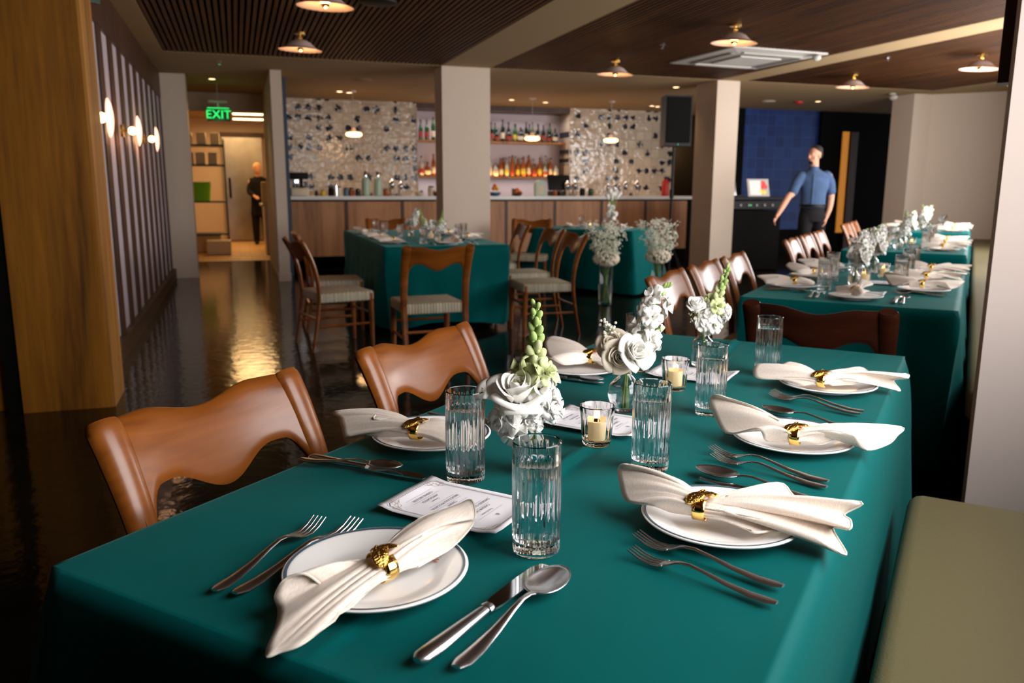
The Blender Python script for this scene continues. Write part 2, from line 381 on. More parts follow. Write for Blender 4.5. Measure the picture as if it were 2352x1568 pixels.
        if solid:
            md = o.modifiers.new('thickness', 'SOLIDIFY'); md.thickness = solid; md.offset = offset
        if subsurf:
            md = o.modifiers.new('smooth', 'SUBSURF'); md.levels = subsurf; md.render_levels = subsurf
        return o

def tag(o, label=None, cat=None, group=None, kind=None):
    if label: o['label'] = label
    if cat: o['category'] = cat
    if group: o['group'] = group
    if kind: o['kind'] = kind
    return o
def thing(name, label, cat, loc=(0, 0, 0), rz=0, group=None, rot=None):
    o = bpy.data.objects.new(name, None); COL.objects.link(o); o.empty_display_size = 0.1
    o.location = loc; o.rotation_euler = rot if rot is not None else (0, 0, rz)
    return tag(o, label, cat, group)
def copy_tree(o, parent=None):
    c = o.copy(); COL.objects.link(c); c.parent = parent
    for ch in list(o.children):
        copy_tree(ch, c)
    return c
def struct(o): o['kind'] = 'structure'; return o
PROTO = {}
def inst(key, maker, label, cat, loc, rz=0, group=None, rot=None):
    """first use builds the thing itself, later uses copy it with its parts"""
    if key not in PROTO:
        o = maker(); PROTO[key] = o
    else: o = copy_tree(PROTO[key])
    o.location = loc; o.rotation_euler = rot if rot is not None else (0, 0, rz)
    for k in ('group', 'label'):
        if k in o: del o[k]
    return tag(o, label, cat, group)
def lerp(a, b, t): return a + (b-a)*t
def smooth01(x): x = max(0.0, min(1.0, x)); return x*x*(3-2*x)
def spline(pts, n):
    """catmull-rom through points, n samples"""
    pts = [Vector(p) for p in pts]; k = len(pts); out = []
    for i in range(n):
        t = i/(n-1)*(k-1); j = min(int(t), k-2); u = t-j
        p0 = pts[j-1] if j > 0 else pts[0]*2-pts[1]; p1, p2 = pts[j], pts[j+1]; p3 = pts[j+2] if j+2 < k else pts[-1]*2-pts[-2]
        out.append(0.5*((2*p1)+(p2-p0)*u+(2*p0-5*p1+4*p2-p3)*u*u+(3*p1-p0-3*p2+p3)*u*u*u))
    return out
def text_mesh(name, body, size, mat, parent=None, loc=(0, 0, 0), rot=(0, 0, 0), depth=0.0003, align='CENTER', shear=0.0):
    cu = bpy.data.curves.new('lettering', 'FONT'); cu.body = body; cu.size = size; cu.extrude = depth; cu.align_x = align; cu.align_y = 'CENTER'; cu.shear = shear
    cu.resolution_u = 3
    tmp = bpy.data.objects.new('lettering', cu); COL.objects.link(tmp)
    dg = bpy.context.evaluated_depsgraph_get(); me = bpy.data.meshes.new_from_object(tmp.evaluated_get(dg))
    COL.objects.unlink(tmp); bpy.data.objects.remove(tmp)
    me.materials.clear(); me.materials.append(MATS[mat])
    o = bpy.data.objects.new(name, me); COL.objects.link(o); o.location = loc; o.rotation_euler = rot
    if parent: o.parent = parent
    return o

# ------------------------------------------------------------------ the setting
def sbox(name, mat, *boxes, smooth=False):
    mb = MB()
    for b in boxes: x0, x1, y0, y1, z0, z1 = b; mb.box(((x0+x1)/2, (y0+y1)/2, (z0+z1)/2), (x1-x0, y1-y0, z1-z0))
    return struct(mb.build(name, mat, smooth=smooth))
def twbox(mb, t0, t1, w0, w1, z0, z1, mi=0, bev=0):
    c = tw((t0+t1)/2, (w0+w1)/2, (z0+z1)/2); mb.box(c, (t1-t0, w1-w0, z1-z0), rz=TA, mi=mi, bev=bev)

sbox('floor', 'floor_concrete', (-2.6, 16, -6, 14.45, -0.1, 0.0), (1.0, 16, 14.45, 19, -0.1, 0.0))
sbox('floor', 'tile_floor', (-2.6, 1.0, 14.46, 20.2, -0.1, 0.005))
CZ = 2.70
sbox('ceiling', 'soffit', (-2.6, -0.68, -6, 10.12, CZ, CZ+0.15), (2.47, 3.09, -6, 10.12, CZ, CZ+0.15), (6.37, 6.80, -6, 10.12, CZ, CZ+0.15),
     (10.1, 16, -6, 10.12, CZ, CZ+0.15), (-2.6, 16, 10.12, 20.2, CZ, CZ+0.15))
for i, (x0, x1) in enumerate(((-0.68, 2.47), (3.09, 6.37), (6.80, 10.1))):
    sbox('ceiling', 'ceiling_void', (x0, x1, -6, 10.12, CZ+0.055, CZ+0.15))
    mb = MB(); n = int((x1-x0)/0.052)
    for k in range(n):
        x = x0 + (k+0.5)*(x1-x0)/n
        mb.box((x, 4.5, CZ+0.028), (0.030, 11.24, 0.05))
    struct(mb.build('trim_%d' % (i+1), 'ceiling_wood', smooth=False))
# pillars (plaster)
sbox('wall_pillar', 'plaster', (2.47, 3.09, 10.12, 10.5, 0, CZ))
sbox('wall_pillar', 'plaster', (6.37, 6.73, 10.14, 10.68, 0, CZ))
sbox('wall_pillar', 'plaster', (10.14, 10.53, 10.5, 10.95, 0, CZ))
# doorway wall ends
sbox('wall_left_end', 'plaster', (-1.3, -0.56, 12.0, 12.35, 0, CZ))
sbox('wall_kitchen', 'plaster', (0.49, 0.63, 11.2, 14.45, 0, CZ), (-1.3, -1.2, 12.35, 14.45, 0, CZ))
sbox('baseboard_kitchen', 'plaster', (0.48, 0.64, 11.19, 11.4, 0, 0.1), (-1.3, -0.55, 11.99, 12.1, 0, 0.1))
sbox('trim_4', 'blue_trim', (0.635, 0.72, 11.9, 14.6, 0, CZ))
sbox('wall_kitchen_header', 'plaster', (-1.3, 0.49, 14.2, 14.4, 2.42, CZ))
# kitchen
sbox('wall_kitchen_back', 'plaster', (-1.6, 1.3, 19.7, 19.8, 0, CZ))
sbox('wall_kitchen_side', 'plaster', (-1.3, -1.2, 14.45, 19.8, 0, CZ), (1.0, 1.1, 14.76, 19.8, 0, CZ))
# left wall with slats
sbox('wall_left', 'panel_backing', (-0.95, -0.89, 5.4, 12.0, 0, CZ))
mb = MB()
def bx(mb, x0, x1, y0, y1, z0, z1, mi=0): mb.box(((x0+x1)/2, (y0+y1)/2, (z0+z1)/2), (x1-x0, y1-y0, z1-z0), mi=mi)
bx(mb, -0.89, -0.87, 5.4, 12.0, 2.38, CZ); bx(mb, -0.89, -0.835, 5.4, 12.0, 0, 0.13)
bx(mb, -0.89, -0.87, 5.4, 6.38, 0.13, 2.38)
y = 6.38+0.32
while y < 11.9:
    bx(mb, -0.89, -0.876, y, y+0.215, 0.13, 2.38); y += 0.565
struct(mb.build('trim_5', 'walnut_dark', smooth=False))
sbox('wall_left_pillar', 'walnut', (-1.19, -0.74, 5.0, 5.4, 0, CZ))
sbox('trim_6', 'walnut_side', (-0.74, -0.725, 5.004, 5.4, 0, CZ))  # pillar's side face, its brightness from the window painted in as paler wood
sbox('wall_left_front', 'dark_wall', (-2.6, -1.3, 5.4, 5.5, 0, CZ), (-2.6, -2.5, -5.8, 5.4, 0, CZ))
sbox('trim_7', 'walnut', (-2.2, -1.27, 5.1, 5.2, 0, 0.93))
sbox('trim_8', 'black_paint', (-1.27, -1.19, 5.02, 5.3, 0, CZ), (-2.2, -1.27, 5.22, 5.3, 0.93, CZ))  # fills the dark gap beside the pillar, its shade given as black colour
# back of the room behind the photographer
sbox('wall_rear', 'dark_wall', (-2.6, 4.0, -3.6, -3.5, 0, CZ))
# bar back walls
sbox('wall_bar_left', 'tile_bar', (0.72, 3.09, 14.6, 14.75, 0, CZ))
sbox('wall_bar_right', 'tile_bar', (6.03, 8.26, 14.6, 14.75, 0, CZ), (6.03, 6.10, 14.75, 15.12, 0, CZ))
sbox('wall_alcove', 'panel_backing', (3.0, 6.1, 15.12, 15.2, 0, CZ), (3.0, 3.09, 14.75, 15.2, 0, CZ))
sbox('trim_9', 'plaster', (6.015, 6.03, 14.585, 14.6, 1.05, 2.62), (3.09, 3.105, 14.585, 14.6, 1.05, 2.62))
sbox('trim_10', 'walnut_dark', (3.09, 6.03, 14.62, 15.1, 2.6, CZ))
# passage beside the bar
sbox('wall_passage', 'plaster', (8.26, 9.2, 17.0, 17.1, 0, CZ), (8.26, 8.36, 14.75, 17.0, 0, CZ))
sbox('wall_passage_side', 'dark_wall', (8.95, 9.1, 13.6, 17.0, 0, CZ))
# blue tiled wall and black walls on the right
sbox('wall_blue', 'tile_blue', (9.10, 10.78, 13.5, 13.6, 0.45, CZ))
sbox('wall_back_right', 'black_paint', (8.80, 9.10, 13.48, 13.6, 0, CZ), (9.1, 10.78, 13.51, 13.6, 0, 0.45), (10.78, 15.5, 13.42, 13.6, 0, CZ))
mb = MB(); bx(mb, 11.45, 11.62, 13.36, 13.42, 0.0, 2.32)
struct(mb.build('door_1', 'walnut_dark', smooth=False))
# end wall and window wall in the table frame
mb = MB(); twbox(mb, 14.25, 14.4, 0.25, 2.6, 0, CZ); struct(mb.build('wall_end', 'plaster', smooth=False))
mb = MB()
WW = 1.76
for t0, t1 in ((-3.4, 0.1), (1.8, 3.15), (4.9, 5.2), (7.2, 7.5), (9.5, 9.8), (11.8, 14.4)):
    twbox(mb, t0, t1, WW, WW+0.2, 0, CZ)
twbox(mb, -3.4, 14.4, WW, WW+0.2, 0, 0.95); twbox(mb, -3.4, 14.4, WW, WW+0.2, 2.4, CZ)
struct(mb.build('wall_right', 'plaster', smooth=False))
mb = MB(); twbox(mb, 2.35, 2.9, 1.10, WW, 0, CZ); struct(mb.build('wall_right_pillar', 'plaster_white', smooth=False))
mb = MB(); twbox(mb, 2.9, 3.0, 1.065, 1.35, 1.62, CZ); struct(mb.build('trim_11', 'walnut_dark', smooth=False))
for k, (t0, t1) in enumerate(((0.1, 1.8), (3.15, 4.9), (5.2, 7.2), (7.5, 9.5), (9.8, 11.8))):
    mb = MB()
    for (a, b_, c, d) in ((t0, t1, 0.95, 1.0), (t0, t1, 2.35, 2.4), (t0, t0+0.05, 1.0, 2.35), (t1-0.05, t1, 1.0, 2.35), ((t0+t1)/2-0.02, (t0+t1)/2+0.02, 1.0, 2.35)):
        twbox(mb, a, b_, WW+0.02, WW+0.08, c, d)
    struct(mb.build('window_%d' % (k+1), 'black_paint', smooth=False))
sbox('wall_rear_side', 'dark_wall', (-2.6, -2.5, -3.5, -3.4, 0, CZ))

# ------------------------------------------------------------------ ceiling fittings
def mk_ceiling_lamp():
    t = thing('ceiling_lamp', '', 'lamp')
    mb = MB(); mb.lathe([(0.0, 0.0), (0.055, 0.0), (0.055, -0.018), (0.012, -0.022), (0.0, -0.022)], 20); mb.build('canopy', 'brass', t)
    mb = MB(); mb.tube([(0, 0, -0.02), (0, 0, -0.075)], 0.008, 10)
    mb.tube([(-0.02, 0, -0.045), (0.02, 0, -0.045)], 0.010, 8); mb.build('stem', 'brass', t)
    mb = MB()
    pr = [(0.018, -0.062), (0.06, -0.072), (0.10, -0.092), (0.135, -0.125), (0.165, -0.148), (0.205, -0.160), (0.207, -0.163), (0.164, -0.152), (0.132, -0.129), (0.098, -0.096), (0.06, -0.077), (0.018, -0.067)]
    mb.lathe(pr, 40, closed=True); mb.build('lamp_shade', 'shade_pink', t)
    mb = MB(); mb.ball((0, 0, -0.135), 0.034, 14, 10); bulb = mb.build('bulb', 'bulb', t)
    mb = MB(); mb.lathe([(0.0, -0.174), (0.014, -0.171), (0.026, -0.160), (0.0335, -0.145), (0.0355, -0.143), (0.0, -0.143)][::-1], 14); mb.build('gold_cap', 'gold', bulb)
    return t
lampspec = [((0.70, 6.40), 'pink dome ceiling lamp cut by the top edge, nearest on the left slatted ceiling'),
            ((0.67, 8.45), 'pink dome ceiling lamp near the back edge of the left slatted ceiling'),
            ((4.38, 6.72), 'pink dome ceiling lamp in front of the square air conditioner'),
            ((4.28, 9.00), 'small pink dome ceiling lamp between the two near pillars, left of the air conditioner'),
            ((7.72, 9.05), 'pink dome ceiling lamp above the standing man in the blue shirt'),
            ((7.85, 7.22), 'pink dome ceiling lamp at far right beside the near white pillar')]
for (x, y), lab in lampspec:
    o = inst('lamp', mk_ceiling_lamp, lab, 'ceiling lamp', (x, y, CZ), 0.0, 'pink dome ceiling lamps', rot=(0.04, 0.03, 0))
    point('lamp_light', (x, y, CZ-0.19), 3.2, r=0.03)

def mk_downlight():
    t = thing('downlight', '', 'light')
    mb = MB(); mb.lathe([(0.045, 0.004), (0.062, 0.004), (0.064, -0.003), (0.045, -0.004)], 24, closed=True); mb.build('trim_ring', 'white_plastic', t)
    mb = MB(); mb.lathe([(0.0, -0.001), (0.044, -0.001), (0.044, 0.002), (0.0, 0.002)], 20); mb.build('lens', 'downlight_glow', t)
    return t
dl = [((-0.23, 12.42), 'recessed downlight in the soffit in front of the kitchen doorway'),
      ((1.62, 13.35), 'left one of the paired recessed downlights over the left end of the bar'),
      ((1.78, 13.45), 'right one of the paired recessed downlights over the left end of the bar'),
      ((4.53, 13.58), 'recessed downlight just right of the wide pillar'),
      ((5.22, 13.78), 'recessed downlight right of the middle bar pendant'),
      ((7.25, 13.68), 'left one of the paired recessed downlights beside the loudspeaker'),
      ((7.40, 13.75), 'right one of the paired recessed downlights beside the loudspeaker'),
      ((6.24, 11.05), 'recessed downlight above the black loudspeaker'),
      ((9.52, 11.99), 'recessed downlight above the head of the standing man')]
for (x, y), lab in dl:
    inst('dl', mk_downlight, lab, 'light', (x, y, CZ-0.001), 0, 'recessed ceiling downlights')
    spot('downlight_beam', (x, y, CZ-0.02), 16, ang=110)
inst('dl', mk_downlight, 'recessed downlight at far right over the end wall', 'light', (10.6, 9.2, CZ-0.001), 0, 'recessed ceiling downlights')

def mk_sprinkler():
    mb = MB(); mb.lathe([(0, 0), (0.03, 0), (0.03, -0.006), (0.008, -0.01), (0.008, -0.035), (0.02, -0.038), (0.02, -0.041), (0, -0.042)], 14)
    mb.tube([(-0.012, 0, -0.01), (-0.014, 0, -0.038)], 0.002, 6); mb.tube([(0.012, 0, -0.01), (0.014, 0, -0.038)], 0.002, 6)
    return mb.build('sprinkler', 'chrome')
for (x, y), lab in (((4.28, 7.89), 'small sprinkler head left of the air conditioner'), ((7.10, 7.80), 'small sprinkler head right of the diagonal soffit beam'), ((-0.10, 10.65), 'small sprinkler head on the soffit before the kitchen doorway'), ((1.1, 5.1), 'small sprinkler head among the slats above the left aisle')):
    inst('spr', mk_sprinkler, lab, 'sprinkler', (x, y, CZ+(0 if y > 10.1 else 0.004)), 0, 'ceiling sprinklers')
def disc(name, r, mat, loc, lab, cat, h=0.02):
    mb = MB(); mb.lathe([(0, 0), (r, 0), (r*0.97, -h*0.6), (r*0.6, -h), (0, -h)], 28); o = mb.build(name, mat, loc=loc); tag(o, lab, cat); return o
disc('ceiling_speaker', 0.12, 'soffit', (1.76, 11.79, CZ), 'flat round ceiling speaker left of the wide pillar', 'speaker')
disc('ceiling_speaker', 0.12, 'plaster', (8.70, 12.24, CZ), 'flat round ceiling speaker in front of the blue tile wall', 'speaker')
disc('ceiling_speaker', 0.15, 'black_plastic', (1.17, 6.89, CZ+0.002), 'black round ceiling speaker in the slats at the top of the photo', 'speaker')
disc('smoke_alarm', 0.07, 'red_paint', (9.23, 12.12, CZ), 'red smoke alarm on the soffit in front of the blue tile wall', 'alarm', 0.05)
t = thing('security_camera', 'small white camera on the soffit edge above the dark doorway', 'camera', (9.80, 10.6, CZ))
mb = MB(); mb.lathe([(0, 0), (0.05, 0), (0.05, -0.02), (0, -0.02)], 16); mb.build('base', 'white_plastic', t)
mb = MB(); mb.ball((0, -0.02, -0.06), (0.05, 0.08, 0.045), 14, 10); mb.build('housing', 'white_plastic', t)
# air conditioner cassette
t = thing('air_conditioner', 'square white ceiling air conditioner cassette with grey central grille', 'air conditioner', (5.60, 8.35, CZ), radians(3))
mb = MB()
o2, i2, zz = 0.62, 0.40, -0.035
for sx, sy, rz in ((0, 1, 0), (0, -1, pi), (1, 0, -pi/2), (-1, 0, pi/2)):
    R = Matrix.Rotation(rz, 3, 'Z')
    prof = [(i2, zz), (o2, zz+0.022), (o2, 0.005), (i2, 0.005)]
    vs = []
    for sgn in (-1, 1):
        for (d, z) in prof: vs.append(R @ Vector((sgn*d, d, z)))
    mb.add(vs, [(0, 1, 5, 4), (1, 2, 6, 5), (2, 3, 7, 6), (3, 0, 4, 7), (0, 3, 2, 1), (4, 5, 6, 7)])
mb.build('frame', 'white_plastic', t, smooth=False)
mb = MB(); mb.box((0, 0, -0.022), (0.8, 0.8, 0.012)); mb.build('intake_grille', 'grey_plastic', t, smooth=False)
mb = MB(); mb.box((0, 0, -0.036), (0.55, 0.55, 0.014), bev=0.004); mb.build('intake_panel', 'white_plastic', t, smooth=False)
for rz in (0, pi/2, pi, -pi/2):
    R = Matrix.Rotation(rz, 3, 'Z'); c = R @ Vector((0, 0.46, -0.036))
    mb = MB(); mb.box(c, (0.78, 0.055, 0.008), rz=rz, rx=0); mb.build('louvre', 'grey_plastic' if abs(rz) < 2 else 'white_plastic', t, smooth=False)
mb = MB(); mb.ball((0.48, -0.60, -0.05), (0.05, 0.05, 0.035), 12, 8); mb.build('sensor', 'white_plastic', t)

# exit signs
def exit_sign(loc, lab, rz=0):
    t = thing('exit_sign', lab, 'exit sign', loc, rz)
    mb = MB(); mb.box((0, 0, -0.10), (0.32, 0.03, 0.19), bev=0.004); mb.build('panel', 'sign_body', t, smooth=False)
    mb = MB(); mb.box((0, 0, 0.08), (0.26, 0.05, 0.03)); mb.box((0, 0, 0.03), (0.03, 0.02, 0.09))
    mb.tube([(0, 0, 0.09), (0, 0, CZ-loc[2])], 0.006, 8); mb.build('bracket', 'white_plastic', t, smooth=False)
    mb = MB(); mb.box((0, 0, -0.012), (0.30, 0.034, 0.012)); mb.build('lit_strip', 'sign_green', t, smooth=False)
    text_mesh('lettering', 'EXIT', 0.17, 'sign_green', t, (0, -0.018, -0.105), (pi/2, 0, 0), 0.001)
    return t
exit_sign((-0.18, 13.0, 2.37), 'green lit EXIT sign hanging in the kitchen doorway')
exit_sign((-0.93, 6.35, 2.655), 'green exit sign cut off at the top left corner', 0.75)
point('exit_glow', (-0.18, 12.85, 2.2), 0.5, (0.1, 1.0, 0.25), 0.1)

# wall sconces on the slatted wall
def mk_sconce():
    t = thing('wall_sconce', '', 'lamp')
    mb = MB(); mb.tube([(0, 0, 0), (0.02, 0, 0)], 0.05, 20); mb.build('back_plate', 'brass', t)
    mb = MB(); mb.tube([(0.02, 0, 0), (0.085, 0, 0)], 0.008, 10); mb.build('arm', 'brass', t)
    mb = MB(); mb.ball((0.085, 0, 0), 0.032, 14, 10); mb.build('bulb', 'bulb', t)
    mb = MB(); R = Matrix.Rotation(pi/2, 3, 'Y')
    tmp = MB().lathe([(0.0, 0.020), (0.05, 0.019), (0.09, 0.012), (0.118, 0.0), (0.119, 0.005), (0.09, 0.018), (0.05, 0.025), (0.0, 0.026)], 36)
    mb.add([R @ Vector(v) + Vector((0.125, 0, 0)) for v in tmp.v], tmp.f); mb.build('disc_shade', 'sconce_glow', t)
    return t
for i, (y, z) in enumerate(((5.72, 1.66), (7.36, 1.68), (8.98, 1.70))):
    inst('sconce', mk_sconce, ('glowing round disc sconce nearest the wood clad pillar', 'glowing round disc sconce, middle one on the slatted wall', 'glowing round disc sconce nearest the kitchen doorway')[i], 'wall lamp', (-0.849, y, z), 0, 'round sconces on the slatted wall')
    point('sconce_light', (-0.72, y, z), 1.4, r=0.03)

# ------------------------------------------------------------------ bar
t = thing('bar_counter', 'long bar front of brown wood panels with dark uprights and toe kick', 'bar counter', (0, 12.6, 0))
divs = [0.74, 1.57, 2.43, 3.28, 4.12, 4.96, 5.80, 6.62, 7.45]
mb = MB(); mb.box(((0.72+7.40)/2, 0.33, 0.53), (6.68, 0.60, 1.03)); mb.build('carcass', 'black_paint', t, smooth=False)
mb = MB(); mb.box(((0.72+7.40)/2, 0.06, 0.09), (6.66, 0.06, 0.18)); mb.build('toe_kick', 'black_paint', t, smooth=False)
for a, b_ in zip(divs[:-1], divs[1:]):
    mb = MB(); mb.box(((a+b_)/2, 0.012, 0.61), (b_-a-0.05, 0.02, 0.82)); mb.build('panel', 'bar_wood', t, smooth=False)
for x in divs[1:-1]:
    mb = MB(); mb.box((x, 0.006, 0.60), (0.045, 0.03, 0.86)); mb.build('upright', 'walnut_dark', t, smooth=False)
mb = MB(); mb.tube([(7.40, 0.31, 0), (7.40, 0.31, 1.045)], 0.30, 32); mb.build('rounded_end', 'black_paint', t)
mb = MB(); out = [(0.72, -0.03), (7.40, -0.03)] + [(7.40+0.34*sin(a), 0.31-0.34*cos(a)) for a in [i*pi/16 for i in range(1, 16)]] + [(7.40, 0.65), (0.72, 0.65)]
mb.extrude(out, 1.048, 1.098, plane='XY'); o = mb.build('countertop', 'counter', loc=(0, 12.6, 0), smooth=False)
tag(o, 'long pale grey stone worktop running along the bar front', 'countertop')
t = thing('back_bar', 'low dark cabinet running along the tiled wall behind the bar', 'cabinet', (4.4, 14.3, 0))
mb = MB(); mb.box((0, 0, 0.45), (7.3, 0.5, 0.9)); mb.build('body', 'black_paint', t, smooth=False)
mb = MB(); mb.box((0, -0.01, 0.915), (7.34, 0.54, 0.03)); mb.build('top', 'counter', t, smooth=False)

def mk_pendant():
    t = thing('pendant_lamp', '', 'lamp')
    mb = MB(); mb.lathe([(0, 0), (0.06, 0), (0.055, -0.02), (0, -0.022)], 20); mb.build('canopy', 'white_plastic', t)
    mb = MB(); mb.tube([(0, 0, -0.02), (0, 0, -0.56)], 0.004, 6); mb.build('cord', 'white_plastic', t)
    mb = MB(); mb.lathe([(0, -0.55), (0.028, -0.555), (0.034, -0.60), (0.045, -0.625), (0, -0.625)], 20); mb.build('socket', 'shade_pink', t)
    mb = MB(); mb.lathe([(0, -0.622), (0.09, -0.624), (0.118, -0.634), (0.128, -0.655), (0.118, -0.676), (0.09, -0.686), (0, -0.688)], 32); mb.build('glass_shade', 'lamp_glow', t)
    return t
for x, lab in ((1.80, 'glowing white pendant lamp in front of the left tiled wall'), (4.77, 'glowing white pendant lamp hanging before the bottle shelves'), (6.22, 'glowing white pendant lamp hanging left of the loudspeaker')):
    inst('pend', mk_pendant, lab, 'pendant lamp', (x, 13.2, CZ), 0, 'pendant lamps over the bar'); point('pendant_light', (x, 13.2, CZ-0.75), 7.0, r=0.1)
# shelves in the alcove
def mk_shelf():
    mb = MB(); mb.box((0, 0, 0), (2.92, 0.30, 0.035)); return mb.build('bottle_shelf', 'walnut_side', smooth=False)
for z, lab in ((2.06, 'upper wooden bottle shelf in the bar alcove'), (1.42, 'lower wooden bottle shelf in the bar alcove')):
    inst('shelf', mk_shelf, lab, 'shelf', (4.56, 14.95, z), 0, 'alcove bottle shelves')
area_light('shelf_lamp', (4.5, 14.72, 2.58), (radians(-15), 0, 0), 2.7, 0.05, 16, (1.0, 0.9, 0.88))
area_light('shelf_lamp', (4.5, 14.82, 1.455), (pi, 0, 0), 2.7, 0.02, 4.0, (1.0, 0.55, 0.2))
area_light('shelf_lamp', (4.5, 14.82, 1.38), (0, 0, 0), 2.7, 0.03, 7.0, (1.0, 0.86, 0.8))

BOTTLES = {'round': [(0, 0), (0.038, 0), (0.040, 0.01), (0.040, 0.19), (0.034, 0.215), (0.016, 0.24), (0.0135, 0.30), (0.016, 0.303), (0.016, 0.315), (0, 0.316)],
           'wine': [(0, 0), (0.036, 0), (0.038, 0.01), (0.038, 0.18), (0.028, 0.225), (0.0145, 0.255), (0.0145, 0.325), (0.0, 0.327)],
           'squat': [(0, 0), (0.05, 0), (0.053, 0.012), (0.052, 0.11), (0.040, 0.15), (0.016, 0.175), (0.014, 0.215), (0.0, 0.216)],
           'tall': [(0, 0), (0.030, 0), (0.033, 0.01), (0.034, 0.23), (0.022, 0.27), (0.013, 0.30), (0.013, 0.345), (0.0, 0.346)]}
def mk_bottle(kind, mat, lab_mat):
    def f():
        t = thing('bottle', '', 'bottle'); pr = BOTTLES[kind]; r = pr[2][0]; h = pr[-1][1]
        MB().lathe(pr, 16).build('glass_body', mat, t)
        MB().lathe([(r+0.0006, h*0.14), (r+0.0012, h*0.142), (r+0.0012, h*0.42), (r+0.0006, h*0.422)], 16).build('paper_label', lab_mat, t)
        MB().lathe([(0, h-0.002), (0.017, h-0.002), (0.017, h+0.02), (0, h+0.022)], 12).build('cap', 'wood_cap', t)
        return t
    return f
def shelf_row(xs, y, z, dark, grp, where, seed):
    rr = random.Random(seed)
    cols = [('bottle_dark', 'black'), ('bottle_green', 'green'), ('bottle_dark', 'near black'), ('bottle_green', 'deep green')] if dark else [('bottle_amber', 'amber'), ('bottle_clear', 'clear'), ('bottle_amber', 'brown'), ('bottle_clear', 'pale')]
    for i, x in enumerate(xs):
        kind = rr.choice(list(BOTTLES)); cm, cn = cols[rr.randrange(4)]; lm = rr.choice(['label_cream', 'label_cream', 'label_red', 'label_yellow'])
        nth = ['first', 'second', 'third', 'fourth', 'fifth', 'sixth', 'seventh', 'eighth', 'ninth', 'tenth', 'eleventh', 'twelfth', 'thirteenth', 'fourteenth', 'fifteenth', 'sixteenth'][i]
        lab = '%s %s bottle, %s label, %s from left in %s' % (cn, {'round': 'round', 'wine': 'slender', 'squat': 'squat', 'tall': 'tall'}[kind], lm[6:], nth, where)
        o = inst(('b', kind, cm, lm), mk_bottle(kind, cm, lm), lab, 'bottle', (x, y+rr.uniform(-.012, .012), z), rr.uniform(0, 6), grp)
        s = rr.uniform(0.92, 1.12); o.scale = (s, s, s)
def xs_range(a, b, n): return [a+(b-a)*(i+0.5)/n for i in range(n)]
shelf_row(xs_range(3.18, 3.52, 3), 14.90, 2.079, True, 'bottles on the upper shelf left of the pillar', 'upper shelf left of pillar', 3)
shelf_row(xs_range(4.15, 5.90, 15), 14.88, 2.079, True, 'front bottles on the upper shelf', 'upper front row', 4)
shelf_row(xs_range(4.20, 5.85, 12), 15.02, 2.079, True, 'rear bottles on the upper shelf', 'upper rear row', 5)
shelf_row(xs_range(3.18, 3.52, 3), 14.90, 1.439, False, 'bottles on the lower shelf left of the pillar', 'lower shelf left of pillar', 6)
shelf_row(xs_range(4.15, 5.92, 16), 14.88, 1.439, False, 'front bottles on the lower shelf', 'lower front row', 7)
shelf_row(xs_range(4.18, 5.88, 14), 15.02, 1.439, False, 'rear bottles on the lower shelf', 'lower rear row', 8)

# things standing on the worktop, z of worktop 1.098
CT = 1.099
def ct(name, mb_parts, lab, cat, x, y=13.0, group=None, rz=0):
    if len(mb_parts) == 1:
        o = mb_parts[0][1].build(mb_parts[0][0], mb_parts[0][2], loc=(x, y, CT), rot=(0, 0, rz)); o.name = name; return tag(o, lab, cat, group)
    t = thing(name, lab, cat, (x, y, CT), rz, group)
    for pn, mb, mt in mb_parts: mb.build(pn, mt, t)
    return t
ct('coffee_brewer', [('base', MB().box((0, 0, 0.06), (0.26, 0.2, 0.12), bev=0.01), 'cream_plastic'), ('tank', MB().box((-0.06, 0, 0.21), (0.09, 0.14, 0.18), bev=0.01), 'chrome'),
    ('brew_head', MB().box((0, 0, 0.30), (0.27, 0.18, 0.10), bev=0.015), 'black_plastic'), ('column', MB().box((0.03, 0.05, 0.2), (0.05, 0.08, 0.2)), 'black_plastic'), ('cup', MB().lathe([(0, 0.12), (0.03, 0.12), (0.036, 0.22), (0, 0.22)], 16, c=(0.10, 0, 0)), 'chrome')],
   'black and cream coffee brewer at the left end of the bar', 'coffee machine', 0.92, 12.95)
def siphon(): 
    t = thing('soda_siphon', '', 'siphon')
    MB().lathe([(0, 0), (0.052, 0), (0.056, 0.01), (0.056, 0.20), (0.045, 0.24), (0.024, 0.26), (0, 0.262)], 20).build('bottle_body', 'mint', t)
    mb = MB(); mb.lathe([(0, 0.26), (0.025, 0.26), (0.026, 0.30), (0.012, 0.33), (0, 0.332)], 16); mb.tube([(0, 0, 0.31), (0.04, 0, 0.31), (0.06, 0, 0.28)], 0.007, 8); mb.build('siphon_head', 'chrome', t)
    return t
for i, x in enumerate((1.93, 2.12)): inst('siphon', siphon, ('left', 'right')[i]+' one of two pale green glass siphons on the bar', 'siphon', (x, 13.0, CT), 0, 'green siphons on the bar').scale = (1.12, 1.12, 1.15)
def shaker():
    t = thing('cocktail_shaker', '', 'shaker')
    MB().lathe([(0, 0), (0.030, 0), (0.034, 0.01), (0.042, 0.15), (0, 0.152)], 18).build('cup', 'chrome', t)
    MB().lathe([(0, 0.151), (0.043, 0.151), (0.043, 0.16), (0.026, 0.20), (0.018, 0.205), (0.018, 0.23), (0, 0.235)], 18).build('lid', 'chrome', t)
    return t
